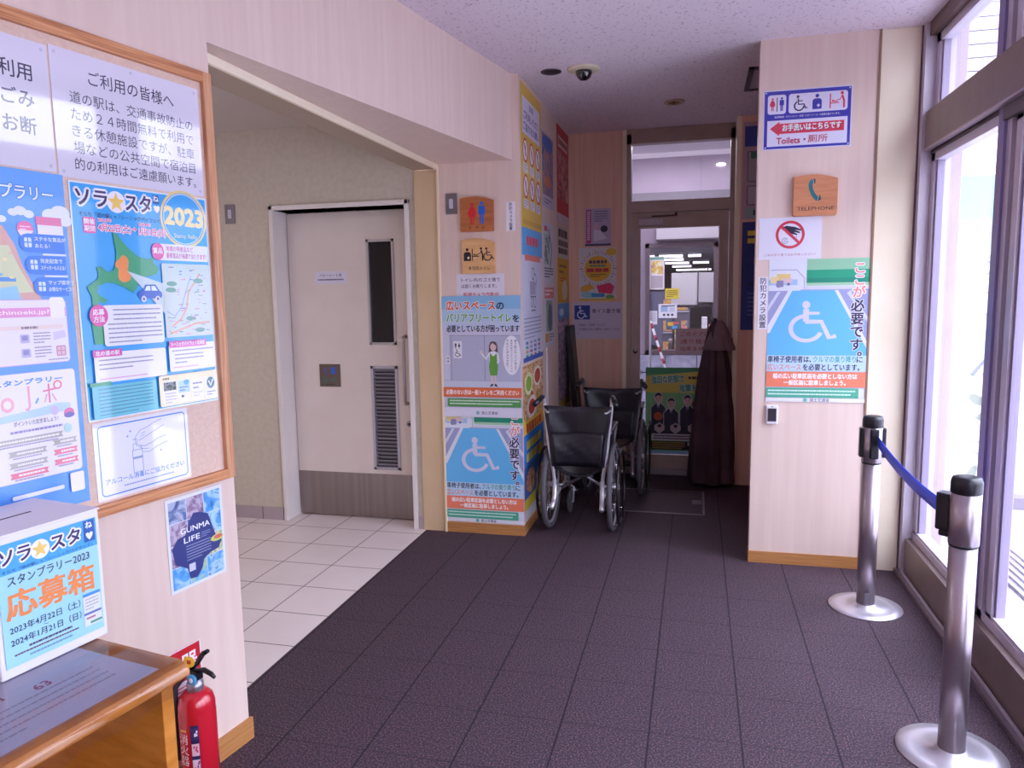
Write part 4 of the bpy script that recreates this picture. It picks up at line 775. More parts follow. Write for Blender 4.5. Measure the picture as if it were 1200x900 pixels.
# --- sheet under the vinyl, box poster, extinguisher label ---------------------
p = Sheet(W(.455, -1.60, tz+.0004), WD, (0, 0, 1), .60, .30, '#d9d6e8', .4, .0006, V=tuple(WN)); H = p.H
p.text(8, 6, 'スタンプラリー', 7, '#c9a24e', .02, 60); p.dashes(10, 17, 66, 1, 4, '#b0707f', 3, 8, 1); p.text(74, 19, '63', 6, '#b8447a', .02); p.dashes(8, 26, 92, 5, 4, '#b3abc4', 1.2, 3)
p.done('paper_sheet', 'pale printed sheet lying under the clear vinyl on the table', 'paper')
p = Sheet(W(.895, -1.5445, bz+.285), WD, WN, .222, .262, '#9fd3ea', .35, .0008); H = p.H
p.rect(0, 0, 100, 29, '#4aa5e2'); p.text(3, 5, 'ソラ', 17, '#3b2a5e', .03, 29, out='#ece8f2', outw=.11)
st = [(41+(8.6 if i % 2 == 0 else 3.7)*math.sin(PI*i/5), 14.5-(8.6 if i % 2 == 0 else 3.7)*math.cos(PI*i/5)) for i in range(10)]
p.ell(41, 14.5, 9.4, 9.4, '#ece8f2'); p.poly(st, '#ecc86a'); p.text(52, 5, 'スタ', 17, '#3b2a5e', .03, 30, out='#ece8f2', outw=.11)
p.rect(86, 1, 98, 23, '#2d5aa8'); p.text(92, 2, 'ね', 8, '#e8edf6', .03, align='c'); p.poly([(88, 14.5), (90.4, 13.2), (92, 14.8), (93.6, 13.2), (96, 14.5), (95, 18), (92, 21.5), (89, 18)], '#e8e8f2')
p.text(4, 24.8, 'そらち「道の駅」×「シーニックバイウェイ」', 3.4, '#2d2d6a', .01, 90); p.text(8, 31.5, 'スタンプラリー2023', 10.5, INK, .01, 82)
p.text(5, 46, '応募箱', 29, '#ea8a4c', .03, 88); p.text(6, 79, '2023年4月22日（土）', 8, INK, .008, 70); p.text(40, 86.5, '～', 5, INK, 0, align='c'); p.text(6, 91, '2024年1月21日（日）', 8, INK, .008, 70)
p.rect(79, 76, 98, 110, '#d9dcec'); p.rect(79, 76, 98, 79, '#4a8fd0'); p.dashes(81, 81.5, 96, 4, 3.4, '#b0a59a', 1.3, 3); p.rect(79, 96, 98, 98.4, '#6a70b0'); p.rect(81, 101, 91, 103, '#b06f7f'); p.rect(85, 106, 98, 108.4, '#5f9a80')
p.dashes(22, 102, 70, 1, 4, '#5a4a6a', 2, 9, .9); p.dashes(8, 106.5, 72, 1, 4, '#7a5a6a', 1.6, 10, 1); p.dashes(22, 111, 70, 1, 3.6, '#6f9ab8', 1.8, 11, .9)
p.done('box_poster', 'pale blue printed sheet with orange lettering on the front of the entry box', 'poster')
b = B(); s3 = Sheet((0, 0, 0), (1, 0, 0), (0, -1, 0), .1, .1, '#c3132a')
def label_patch(a0, a1, z0, z1, col, r=.0546):
    b.grid([[(r*math.sin(a0+(a1-a0)*i/10), -r*math.cos(a0+(a1-a0)*i/10), z) for i in range(11)] for z in (z0, z1)], pm(col, .35))
def label_text(t, ac, ztop, size, col, r=.0549, bold=.03):
    for i, ch in enumerate(t):
        vs, fs, x0, x1 = text_geo(ch, 0)
        b._add([Vector((r*math.sin(ac+(x-.5)*size/r), -r*math.cos(ac+(x-.5)*size/r), ztop-(i+.84-y)*size)) for x, y in vs], fs, pm(col, .35))
s3.b.bm.free()
label_patch(-.25, .20, .02, .235, '#c3132a', .0545); label_patch(-.22, -.18, .225, .235, '#e2b23c', .0547); label_patch(-.22, .18, .229, .235, '#e2b23c', .0547)
label_text('消火器', -.02, .222, .034, '#eddfe6')
label_patch(.42, .86, .02, .25, '#2a2350', .0545)
for k in range(4): label_patch(.45, .83, .205-k*.05, .243-k*.05, ['#3a3468', '#e2b9c6', '#e0c4d2', '#dfc9dc'][k], .0547)
for k in range(4):
    r = random.Random(k)
    for j in range(4): a = .5+.25*r.random(); z = .21-k*.05+.022*r.random(); label_patch(a, a+.08, z, z+.008, ['#e9e4f0', '#c23a55', '#8c3a70', '#c23a55'][k], .0549)
b.link('label', E)
# --- pier front (y = 4.355) ---------------------------------------------------
YP = 4.3548
def switch_plate(x, z, Y, label):
    t = empty('light_switch', (x, Y, z)); tag(t, label, 'light switch')
    b = B(); b.box(-.036, .036, -.008, 0, -.062, .062, pm('#8e8590', .35, .7)); b.link('plate', t, bevel=.002)
    b = B(); b.box(-.012, .012, -.012, -.008, -.028, .028, pm('#c5bfd2', .35)); b.link('rocker', t, bevel=.001)
switch_plate(-1.447, 2.043, YP, 'steel light switch plate beside the red and blue toilet plaque')
switch_plate(-2.976, 2.045, 4.3698, 'steel light switch plate on the cream lobby wall')
def plaque_outline(H): return [(100*i/16, 7+0*i+9*(i/16)**2-6.5*math.sin(PI*i/16*.9)) for i in range(17)]+[(100, H-3), (97, H), (3, H), (0, H-3)]
WOODP = noisy('sign_plaque_wood', '#a85f33', '#b96e40', (2, 2, 14), 4, .45); WOODP2 = noisy('light_plaque_wood', '#d9a26c', '#e2b07c', (2, 2, 14), 4, .45); WOODP3 = noisy('telephone_plaque_wood', '#c07a54', '#cd8860', (2, 2, 14), 4, .45)
p = on_y(-1.388, 2.083, YP, .205, .212, WOODP, .4, .022, plaque_outline(103)); p.rough = .4
p.man(37, 20, 62, '#d3232f', True); p.man(66, 17, 64, '#1f62c4'); 
for i, ch in enumerate('トイレ'): p.text(31+i*20, 86, ch, 11, '#3a2420', .02, align='c')
p.done('toilet_plaque', 'brown wooden plaque with red and blue toilet figures', 'sign')
p = on_y(-1.383, 1.837, YP, .205, .213, WOODP2, .4, .022, plaque_outline(104))
p.ostomate(17, 30, 3.7, '#1e1726', '#e6dccb'); p.changing(31, 28, 3.9, '#1e1726'); p.chair(64, 29, 3.5, '#1e1726'); p.text(53, 83, '多目的トイレ', 12, '#4a3a34', .01, 66, 'c')
p.done('toilet_plaque', 'pale wooden plaque with three black accessible toilet symbols', 'sign')
def cam_strip(x, z, w, h, Y, label):
    p = on_y(x, z, Y, w, h, '#e2dde8', .3); H = p.H; n = 7; pt = (H-14)/n; p.vtext(50, 8, '防犯カメラ設置', min(78, pt*.96), '#221c33', .012, pt)
    p.done('camera_notice', label, 'sign')
cam_strip(-1.108, 2.04, .056, .17, YP, 'small vertical camera notice strip beside the toilet plaques')
p = on_y(-1.427, 1.622, YP, .30, .21, '#d9d2e0', .5); p.text(10, 8, 'トイレ内のゴミ捨て', 8.5, INK, .012, 82); p.text(10, 20.5, 'は固くお断りします。', 8.5, INK, .012, 74); p.text(14, 37, '監視カメラ作動中', 10, '#c8283c', .012, 74); p.done('notice', 'white litter and camera notice above the wide space poster', 'notice')
def woman_fig(p, x, y, k):
    p.poly([(x-2.6*k, y+2*k), (x-1.6*k, y), (x+1.6*k, y), (x+2.6*k, y+2*k), (x+3*k, y+8*k), (x-3*k, y+8*k)], '#5a4352'); p.ell(x, y+2.9*k, 1.9*k, 2.5*k, '#dcbfbb', 20); p.poly([(x-2.1*k, y+2.4*k), (x-.4*k, y+.6*k), (x+2.2*k, y+2.6*k), (x+2*k, y+.2*k), (x, y-.5*k), (x-2*k, y+.2*k)], '#5a4352')
    for q in (-.8, .8): p.ell(x+q*k, y+2.9*k, .22*k, .3*k, '#3a2a36', 10)
    p.line([(x-.5*k, y+4.2*k), (x+.5*k, y+4.2*k)], .25*k, '#b05a5f')
    p.poly([(x-2.9*k, y+6.6*k), (x-1*k, y+5.6*k), (x+1*k, y+5.6*k), (x+2.9*k, y+6.6*k), (x+2.6*k, y+12*k), (x-2.6*k, y+12*k)], '#e2dee8'); p.poly([(x-2.2*k, y+6.6*k), (x-.4*k, y+8.6*k), (x+.4*k, y+8.6*k), (x+2.2*k, y+6.6*k), (x+2.3*k, y+12*k), (x-2.3*k, y+12*k)], '#5f9a3e')
    p.poly([(x-2.3*k, y+12*k), (x+2.3*k, y+12*k), (x+2.9*k, y+15*k), (x+2.2*k, y+20.5*k), (x-2.2*k, y+20.5*k), (x-2.9*k, y+15*k)], '#5f9a3e')
    p.line([(x-2.6*k, y+7*k), (x-4.6*k, y+10.5*k), (x-7.2*k, y+7.2*k)], 1.1*k, '#e2dee8'); p.ell(x-7.8*k, y+6.4*k, 1*k, 1.2*k, '#dcbfbb', 14); p.line([(x+2.6*k, y+7*k), (x+3.5*k, y+11.5*k), (x+2.4*k, y+13*k)], 1.1*k, '#e2dee8')
    for q in (-1, 1): p.rect(x+q*1*k-.55*k, y+20.5*k, x+q*1*k+.55*k, y+26*k, '#dcc4c2'); p.poly([(x+q*.4*k, y+25.8*k), (x+q*1.6*k, y+25.8*k), (x+q*2.6*k, y+27.4*k), (x+q*.6*k, y+27*k)], '#2c2848')
p = on_y(-1.526, 1.49, YP-.006, .50, .745, '#c9c6dc', .35); H = p.H
p.rect(0, 0, 100, 16, '#86b6dc'); p.rect(0, 16, 100, 30, '#a9c4de'); p.rect(0, 30, 100, 40, '#bcc6de')
p.text(6, 6, '広いスペース', 12, '#d8502c', .035, 62, out='#efe3e6', outw=.06); p.text(70, 7, 'の', 11, '#241e38', .03); p.text(6, 21, 'バリアフリートイレ', 12, '#5e9a3a', .03, 82, out='#dfe3ea', outw=.05); p.text(90, 23, 'を', 10, '#241e38', .03); p.text(6, 35.5, '必要としている方が困っています', 9, '#241e38', .03, 92)
p.rect(9, 48, 99, 104, '#b3b3cc'); p.line([(9, 48), (99, 48)], .5, '#6e6c86'); p.line([(11, 48), (11, 104)], .5, '#6e6c86'); p.line([(54, 48), (54, 104)], .6, '#6e6c86'); p.line([(0, 104), (99, 104)], .5, '#6e6c86'); p.rect(0, 104, 100, 113, '#c6c9dc')
p.rect(14, 55, 25, 76, '#e2dee8', .5); p.man(17, 57, 7, '#241e38'); p.man(21.5, 57.5, 6.5, '#241e38', True); p.chair(15.5, 65, .85, '#241e38'); p.rect(4, 73, 9.5, 83, '#dcd6e2'); p.ell(6.7, 76, 1, 1, '#5a2a3a'); p.ell(6.7, 80, 1, 1, '#5a2a3a')
woman_fig(p, 65, 56, 2.0)
p.ell(88, 72, 11, 24, '#e8e4ee'); p.vtext(93, 53, '使う前にちょっと考えて', 3.4, INK, .01); p.vtext(88, 53, 'あなたがバリアフリートイレ', 3.0, INK, .01); p.vtext(83, 53, 'でないとダメですか？', 3.4, INK, .01)
p.rect(0, 112, 100, 124, '#d9683a'); p.text(50, 115, '必要のない方は一般トイレをご利用ください', 6.6, '#f2e8ea', .03, 93, 'c'); p.rect(5, 126, 99, 136, '#4f9450', 1); p.dashes(8, 128, 97, 2, 3.6, '#cfe0d0', 1.5, 7, .9)
p.rect(0, 137, 100, H, '#d6d2e2'); p.ell(44, 143.5, 2.4, 2.4, '#7fa8b8', 16); p.text(49, 141.5, '国土交通省', 4.2, '#4a4660', .012)
p.done('poster', 'poster with a woman in green beside a grey toilet door', 'poster')
def parking_poster(x, z, Y, w, h, label):
    p = on_y(x, z, Y, w, h, '#d5d6e8', .35); H = p.H
    p.rect(38, 0, 100, 12, '#8fc3a0'); p.rect(38, 11.5, 100, 25, '#1f9d78'); p.rect(38, 20, 100, 25, '#198a70'); p.rect(38, 25, 100, 28, '#9ec9a4')
    p.rect(0, 32, 100, 102, '#9a9cc6'); p.rect(0, 29, 100, 32, '#cdcbdc')
    p.poly([(22, 33), (68, 33), (100, 96), (100, 102), (0, 102), (0, 78)], '#63b4e8')
    p.poly([(20, 33), (24, 33), (2, 78), (0, 78), (0, 70)], '#dcdcea'); p.poly([(66, 33), (69.5, 33), (100, 88), (100, 96)], '#dcdcea'); p.poly([(9, 34), (12.5, 34), (0, 55), (0, 49)], '#cfcfe2'); p.poly([(78, 36), (82, 33), (84, 41), (100, 62), (100, 68)], '#cfcfe2')
    p.poly([(0, 0), (37, 0), (37, 30), (31, 33), (0, 33)], '#d9dbe8'); p.line([(2, 11), (28, 11), (36, 20), (36, 31)], 1, '#a9a6c0'); p.rect(0, 21, 29, 27, '#9fc0e2'); p.rect(8, 15, 22, 23, '#e0c680', 1); p.rect(2, 18, 10, 25, '#e3cc92', 1); p.rect(13, 20, 24, 25, '#d9bcc4', 1); p.ell(10, 27, 2.6, 2.6, '#7f7aa6', 14); p.rect(8, 22, 15, 29, '#8a84ae', 1); p.ell(20, 26, 1.6, 1.6, '#6f6a98', 12)
    S = '#d2cde6'; k = 4.4; x0, y0 = 26, 44
    p.ell(x0+12.5, y0+4, 4, 4, S, 22); p.rect(x0+9.5, y0+8, x0+15.5, y0+22, S, 1.5); p.line([(x0+12, y0+13), (x0+26, y0+13)], 3, S); p.line([(x0+12, y0+22), (x0+28, y0+22), (x0+36, y0+39), (x0+43, y0+37)], 4.6, S); p.arc(x0+13, y0+29, 15.5, 4.6, 20, 262, S, 40, .85)
    p.vtext(90, 4, 'ここが', 13, '#e08a80', .03, 12.5, out='#eee8f0', outw=.07); p.vtext(89, 43, '必要です。', 13.6, '#2f2748', .03, 13.6, out='#d9d8ea', outw=.05)
    p.rect(0, 102, 100, 119, '#b9d2ec'); p.text(1, 102.5, '車椅子使用者は、', 7.6, '#2f2748', .025, 44); p.text(47, 102.5, 'クルマの乗り降り', 7.6, '#4aa0a0', .02, 42); p.text(90, 102.5, 'に', 7.6, '#2f2748', .025)
    p.text(1, 111, '広いスペース', 7.6, '#e2886e', .02, 34); p.text(37, 111, 'を必要としています。', 7.6, '#2f2748', .025, 56)
    p.rect(0, 119.5, 100, 136, '#ea7f62'); p.text(49, 121.5, '幅の広い駐車区画を必要としない方は', 6, '#f6eef0', .04, 84, 'c'); p.text(49, 128.5, '一般区画に駐車しましょう。', 6, '#f6eef0', .04, 62, 'c')
    p.rect(0, 137, 93, 147.5, '#4fa88c', 1); p.dashes(2, 139.3, 90, 2, 3.8, '#d5ebe4', 1.5, 7, .95); p.rect(0, 148, 100, H, '#e3e0ea'); p.ell(40, (148+H)/2, 2.2, 2.2, '#6fb0b4', 16); p.text(45, (148+H)/2-2, '国土交通省', 4, '#4a4660', .012)
    p.done('poster', label, 'poster')
parking_poster(-1.527, .838, YP, .503, .765, 'wheelchair parking poster low on the pier above the brown skirting')
# --- partition front (y = 4.172) ---------------------------------------------
YR = 4.1718
p = on_y(.318, 2.513, YR, .424, .297, '#dcd8ee', .25, coat=.4); H = p.H; BLU = '#3230a4'; RD = '#d23452'
p.rect(1.2, 1.2, 98.8, H-1.2, BLU); p.rect(5, 5.5, 26, 28, '#dcd8ee', 3); p.rect(29, 5.5, 95, 28, '#dcd8ee', 3); p.man(10.5, 9, 15, RD, True); p.rect(15.2, 8.5, 16.3, 25, '#3a3550'); p.man(21, 8.5, 16, BLU); p.chair(34, 7.5, 1.65, '#231f3a'); p.ostomate(61, 7.5, 1.75, BLU, '#dcd8ee'); p.changing(75, 6.5, 1.9, RD)
p.text(50, 30.2, '身体障害者・オストメイト・幼児（ベビーシート）の設備も備えています。', 2.8, '#d9d6ee', .01, 74, 'c')
p.rect(5, 35.5, 95.5, 66, '#dcd8ee'); p.poly([(8, 45), (19, 37), (19, 39.5), (92, 39.5), (92, 51.5), (19, 51.5), (19, 54)], RD)
p.text(23, 41, 'お手洗いはこちらです', 8.6, '#2a2238', .05, 66); p.text(22.6, 40.6, 'お手洗いはこちらです', 8.6, '#f2ecf2', .04, 66); p.text(16, 54.4, 'Toilets・', 10.4, '#b23a56', .035, 33); p.text(52, 54.5, '厠所', 9.4, '#b23a56', .02, 22)
for x, y in ((3, 3), (97, 3), (3, H-3), (97, H-3)): p.ell(x, y, .9, .9, '#c9c6e0', 12)
p.done('toilet_direction_sign', 'blue and white toilet sign with a red arrow high on the partition', 'sign')
p = on_y(.474, 2.086, YR, .212, .212, WOODP3, .4, .024, plaque_outline(100))
TQ = '#1f6a72'

p.poly([(42, 13), (36, 17), (33.5, 26), (35, 38), (40, 51), (47, 61), (54, 66), (58, 64), (60, 58), (53, 53), (47, 44), (43.5, 34), (43, 25), (46, 20)], TQ); p.poly([(43, 12), (49, 14), (49, 24), (45, 25)], '#2f4652'); p.poly([(57, 66), (63, 62), (61, 52), (57, 53)], '#2f4652'); p.line([(43.5, 13), (45.5, 24)], 1, '#d9c3b4'); p.line([(55, 65), (57.5, 54.5)], 1, '#d9c3b4')
p.text(51, 77, 'TELEPHONE', 12, '#3a2a2c', .008, 84, 'c'); p.done('telephone_plaque', 'brown wooden telephone plaque with a teal handset', 'sign')
p = on_y(.312, 1.872, YR, .308, .216, '#e0dcec', .3, coat=.3); p.arc(50, 29, 21, 4.6, 0, 360, '#d02f4a', 48)
p.poly([(34, 17), (44, 14), (58, 16.5), (68, 21), (67, 23), (57, 21), (66, 25), (65, 27), (55, 24.5), (62, 28.5), (60.5, 30), (50, 27), (45, 26), (38, 21)], '#2a2440'); p.poly([(44, 25), (55, 29), (53, 31), (45, 28)], '#2a2440'); p.arc(42, 39, 4.6, .8, 0, 330, '#4a4462'); p.arc(42.5, 39, 2, .7, 60, 360, '#4a4462'); p.line([(57, 31), (58, 36)], .6, '#6a6480'); p.line([(60, 31), (60.5, 36)], .6, '#6a6480')
p.line([(36, 15.5), (64, 42.5)], 4.4, '#d02f4a'); p.text(50, 60, 'ごみのポイ捨てはおやめください！', 5, '#b03a5e', .004, 82, 'c'); p.done('litter_sign', 'white sign with a red no-littering ring under the telephone plaque', 'sign')
cam_strip(.314, 1.567, .050, .277, YR, 'tall vertical camera notice strip at the partition edge')
parking_poster(.366, 1.655, YR, .494, .752, 'wheelchair parking poster on the partition below the telephone plaque')
t = empty('wall_thermometer', (.399, YR, .832)); tag(t, 'small white wall device with a dark display under the partition poster', 'thermometer')
b = B(); b.box(-.031, .031, -.016, 0, -.052, .052, pm('#e6e1ea', .4)); b.link('case', t, bevel=.006)
b = B(); b.box(-.022, .022, -.0185, -.016, -.036, .034, pm('#3a343f', .15)); b.link('display', t); b = B(); b.tube([(0, -.016, .044), (0, -.018, .044)], .003, BLACKPL, 10); b.link('button', t)
# --- pier side (x = -1.025) ---------------------------------------------------
XP = -1.0248
p = on_x(4.40, 2.742, XP, .594, .84, '#d9b24a', .5); H = p.H
p.rect(8, 12, 92, 48, '#d9d2e6', 1); p.text(50, 15, '道の駅', 7, '#5a4a8a', .02, align='c'); p.text(50, 25, 'ご利用いただく', 9, '#8a4a8a', .03, 74, 'c'); p.text(50, 36, 'ご協力をお願い', 9, '#6a4a9a', .03, 78, 'c')
for j in range(2):
    for i in range(3):
        cx, cy = 20+30*i, 64+36*j; p.ell(cx, cy, 12, 12, '#e2dbe6'); p.arc(cx, cy, 11, 2.4, 0, 360, '#c2374a'); r = random.Random(i+3*j); p.man(cx, cy-7, 13, ['#5a5090', '#c25a4a', '#3a4a7a'][(i+j) % 3], i == 1); p.line([(cx-7.5, cy-7.5), (cx+7.5, cy+7.5)], 2, '#c2374a'); p.rect(cx-11, cy+13, cx+11, cy+22, '#d9d0dc'); p.dashes(cx-9, cy+14.5, cx+9, 3, 2.6, '#8f86a0', 1, i+j)
p.rect(4, H-8, 96, H-3, '#c9a046'); p.done('poster', 'yellow prohibition poster with six red rings near the ceiling', 'poster')
p = on_x(4.39, 1.90, XP, .60, .825, '#cfcde2', .5); H = p.H
p.rect(0, 0, 100, 28, '#5aa0dc'); p.dashes(22, 8, 78, 1, 10, '#d84a5a', 9, 3, 1); p.rect(12, 27, 90, 33, '#e07a72'); GY = '#54506a'
for cx, cy in ((50, 46), (60, 52), (44, 62), (58, 76)): p.arc(cx, cy, 6, 1.4, 0, 360, GY)
p.rect(36, 54, 62, 68, '#a3a0ba', 2); p.line([(36, 54), (36, 70), (64, 70), (68, 52)], 1.2, GY); p.arc(44, 76, 5, 1.4, 0, 360, GY); p.dashes(40, 84, 62, 1, 2, GY, 1.6, 2, 1); p.dashes(6, 92, 92, 6, 4, '#8a86a2', 1.3, 5)
for j in range(4):
    for i in range(4): p.rect(12+20*i, 116.5+j*4.6, 24+20*i, 119.5+j*4.6, random.Random(i*5+j).choice(['#d8a84a', '#5a9a8a', '#b85a7a', '#6a70a8', '#9a96b0']), .6)
p.rect(0, H-5, 100, H, '#3a5cb0'); p.done('poster', 'pale blue poster with a drawn pushchair above the food poster', 'poster')
FOOD = photo_mat('food_photo', ['#7a2f2a', '#c4563c', '#e3c9a8', '#c98a3c', '#6a8a3a', '#e8ded0'], 16, 8)
FOOD2 = photo_mat('food_photo_red', ['#5a2420', '#a83a2c', '#d98a4a', '#e6d4b4', '#4a6a2a'], 20, 11)
p = on_x(4.375, 1.055, XP, .60, .97, '#c9683c', .5); H = p.H
p.rect(0, 0, 100, 62, FOOD); p.ell(26, 20, 18, 12, '#d9e0b0'); p.ell(26, 20, 13, 8, '#86a83c'); p.ell(70, 16, 20, 11, '#e6d9d0'); p.ell(70, 16, 15, 8, '#c2563f'); p.ell(40, 46, 22, 12, '#e3d6d2'); p.ell(40, 46, 16, 8, '#b0402f')
p.rect(0, 58, 100, 76, '#e0b03a'); p.rect(0, 72, 100, 108, '#2f7fd4'); p.dashes(12, 61, 88, 1, 12, '#b83a2a', 10, 4, 1); p.dashes(12, 80, 88, 2, 13, '#e6d24a', 9, 6, .7); p.ell(82, 100, 12, 8, '#e0c23a'); p.rect(0, 106, 100, 146, '#2a5ca8'); p.ell(30, 124, 22, 13, FOOD2); p.ell(76, 128, 20, 12, FOOD); p.rect(0, 140, 100, 152, '#d9c23a'); p.rect(0, 152, 100, H, '#d6d0e0')
p.done('poster', 'colourful food menu poster behind the wheelchair wheel', 'poster')
p = on_x(5.01, 2.59, XP, .415, .50, '#b9b2cc', .4); H = p.H; p.rect(3, 3, 97, H-20, photo_mat('dark_scene', ['#1c1a3c', '#3a4a8a', '#7a6aa0', '#b87a4a', '#2a2448'], 14, 13)); p.ell(50, 16, 44, 12, '#3a62b8'); p.ell(50, 78, 30, 9, '#c86a3a'); p.dashes(20, H-14, 80, 2, 5, '#5a5478', 2.4, 4); p.done('poster', 'dark navy photo poster between the yellow poster and the red poster', 'poster')
p = on_x(5.035, 1.985, XP, .385, .42, '#d0cbd8', .5); H = p.H; p.rect(8, 20, 60, 74, photo_mat('bird_scene', ['#6f9a92', '#b9c9c4', '#48505a', '#d6d0d4'], 15, 17)); p.line([(50, 10), (80, 48), (60, 84)], 6, '#4a5560'); p.dashes(10, 6, 40, 1, 8, '#c24a5a', 9, 2, 1); p.dashes(8, 80, 92, 4, 5, '#4a4658', 2.4, 6); p.done('poster', 'small pale event poster under the dark navy photo poster', 'poster')
p = on_x(5.04, 1.555, XP, .385, .43, '#cfc9d2', .5); H = p.H; p.rect(6, 4, 94, 24, '#d87a7c'); p.dashes(12, 8, 84, 2, 7, '#f0e2e4', 3.4, 3); p.rect(20, 28, 80, 84, photo_mat('stone_scene', ['#3d5a58', '#6f9484', '#9aa49c', '#2c3440'], 13, 19)); p.ell(56, 60, 20, 26, '#48616a'); p.rect(8, 88, 40, 104, '#d9a04a'); p.dashes(44, 90, 92, 3, 5, '#4a4658', 2, 9); p.done('poster', 'greenish poster with a salmon heading below the pale event poster', 'poster')
p = on_x(5.57, 2.745, XP, .515, .715, '#b81c34', .45); H = p.H; p.rect(10, 14, 90, 30, '#dcbfc8'); p.dashes(14, 18, 86, 1, 6, '#8a1a30', 8, 4, 1); p.rect(6, 36, 94, 104, photo_mat('red_scene', ['#2a1420', '#6a1c30', '#b83a4a', '#c9a4ac', '#3a2030'], 13, 23)); p.rect(0, H-26, 100, H-14, '#b81c34'); p.rect(0, H-14, 100, H, '#d0c4d0'); p.done('poster', 'red photo poster highest in the corner above the wheelchairs', 'poster')
p = on_x(5.575, 2.01, XP, .49, .24, '#c9bfb4', .5); p.dashes(8, 5, 90, 1, 8, '#1c1822', 12, 9, 1); p.dashes(8, 22, 92, 2, 12, '#1c1822', 9, 4, 1); p.done('poster', 'beige poster with heavy black lettering under the red poster', 'poster')
p = on_x(5.575, 1.765, XP, .49, .34, '#d9a822', .5); p.dashes(14, 10, 80, 2, 9, '#6a521a', 4, 8); p.ell(60, 50, 24, 16, '#e3d6c0'); p.dashes(20, 30, 70, 2, 4, '#b8452a', 2, 3); p.done('poster', 'yellow poster between the black lettered poster and the blue crowd poster', 'poster')
p = on_x(5.575, 1.42, XP, .50, .82, '#3a4a7a', .5); H = p.H; p.rect(0, 0, 100, 26, '#5a9ad0'); p.ell(30, 14, 20, 6, '#c9d6e6'); p.rect(0, 24, 100, H, photo_mat('crowd_scene', ['#1c1e38', '#48507a', '#8a6a8a', '#c9b8c0', '#2c3458'], 26, 29)); p.dashes(10, 30, 90, 2, 8, '#c9a0b0', 5, 2); p.rect(0, H-12, 100, H, '#a8923a'); p.done('poster', 'blue crowd photo poster behind the black leaning board', 'poster')
b = B(); b.box(XP, XP+.012, 5.10, 5.125, .30, 1.12, pm('#cfc4cc', .5)); struct(b.link('trim_9'), 'pale cable moulding running down the pier side', 'trim')
# --- back wall ----------------------------------------------------------------
YK = YB-.0004
p = on_y(-.893, 2.172, YK, .21, .302, '#b7a6c4', .5); H = p.H; p.rect(5, 4, 24, H-12, '#b8457a'); p.dashes(9, 10, 20, 14, 8, '#e2c6d4', 5, 4, 1); p.dashes(36, 10, 88, 5, 9, '#6a6088', 3.4, 6); p.ell(42, 70, 10, 18, '#cfa8b4'); p.poly([(34, 80), (60, 84), (86, 116), (34, 124)], '#d6cedc'); p.ell(74, 78, 14, 13, '#332e44'); p.rect(0, H-10, 100, H-2, '#3f3a58'); p.done('flyer', 'small lilac flyer above the sunburst flyer on the brown wall', 'flyer')
p = on_y(-.945, 1.86, YK, .302, .426, '#cfcad0', .5); H = p.H; cx, cy = 52, 56
for k in range(36):
    a = 2*PI*k/36; p.line([(cx+40*math.cos(a), cy+40*math.sin(a)), (cx+(46 if k % 2 else 50)*math.cos(a), cy+(46 if k % 2 else 50)*math.sin(a))], 1.6, ['#3a3a56', '#c9a02a', '#b8455a'][k % 3])
p.ell(cx, cy, 36, 34, '#dda828'); p.ell(88, 12, 14, 10, '#d9b03a'); p.dashes(28, 34, 76, 1, 8, '#3a3a6a', 8, 4, 1); p.dashes(30, 46, 74, 1, 6, '#3a8a8a', 5, 5, 1); p.dashes(22, 55, 82, 1, 8, '#b8303a', 10, 6, 1); p.dashes(30, 70, 74, 2, 5, '#6a5a2a', 2.6, 7)
p.poly([(6, 104), (30, 96), (44, 108), (20, 118), (6, 116)], '#d9a03a'); p.poly([(48, 102), (84, 94), (96, 104), (90, 124), (54, 120)], '#d8285a'); p.ell(28, 126, 22, 8, '#8fc4d0'); p.rect(34, 122, 70, 132, '#3a8ac8', 3); p.ell(84, 132, 12, 6, '#6aa85a'); p.rect(0, H-5, 100, H, '#d6b23a'); p.done('flyer', 'bright flyer with a yellow sunburst on the brown wall', 'flyer')
p = on_y(-.995, 1.42, YK, .415, .30, '#c9bcd0', .5); p.rect(3, 6, 34, 34, '#24408c', 1); p.chair(7, 8, 2.2, '#dcd8ea'); p.text(38, 13, '車イス置き場', 9.5, '#2a2644', .01, 56); p.text(8, 42, 'ご自由にご利用ください', 6, '#2a2644', .006, 56); p.text(8, 50.5, 'ご利用後は元の場所にお戻しくださ', 6, '#2a2644', .006, 84); p.text(8, 59, 'い', 6, '#2a2644', .006); p.done('wheelchair_notice', 'lilac notice with a blue wheelchair symbol behind the wheelchairs', 'notice')
# --- on the glass door ----------------------------------------------------------
YG = YB+.021
p = on_y(-.165, 1.20, YG, .325, .21, '#dcc8cc', .5)
for i, t_ in enumerate(('このドアは', '通り抜け', '出来ません')): p.text(12, 8+i*18, t_, 12, '#b8464a', .01, 70)
p.done('door_notice', 'pinkish notice with red lettering on the door glass', 'notice')
p = on_y(-.40, .885, YG, .515, .715, '#66b06e', .45); H = p.H
p.rect(0, 0, 100, 10, '#4a9a66'); p.poly([(0, 14), (100, 4), (100, 38), (0, 46)], '#d8c85a'); p.rect(0, 40, 100, 100, '#78b878'); p.text(9, 14, '強固な防御で', 13, '#3a9a9a', .04, 50, out='#e3dfb0', outw=.05, rot=-3); p.text(52, 27, '攻撃を防げ', 13, '#3a9a9a', .04, 46, out='#e3dfb0', outw=.05, rot=-3); p.dashes(66, 14, 98, 1, 4, '#3a3a3a', 4, 3, 1)
p.rect(6, 86, 94, 108, '#241d30')
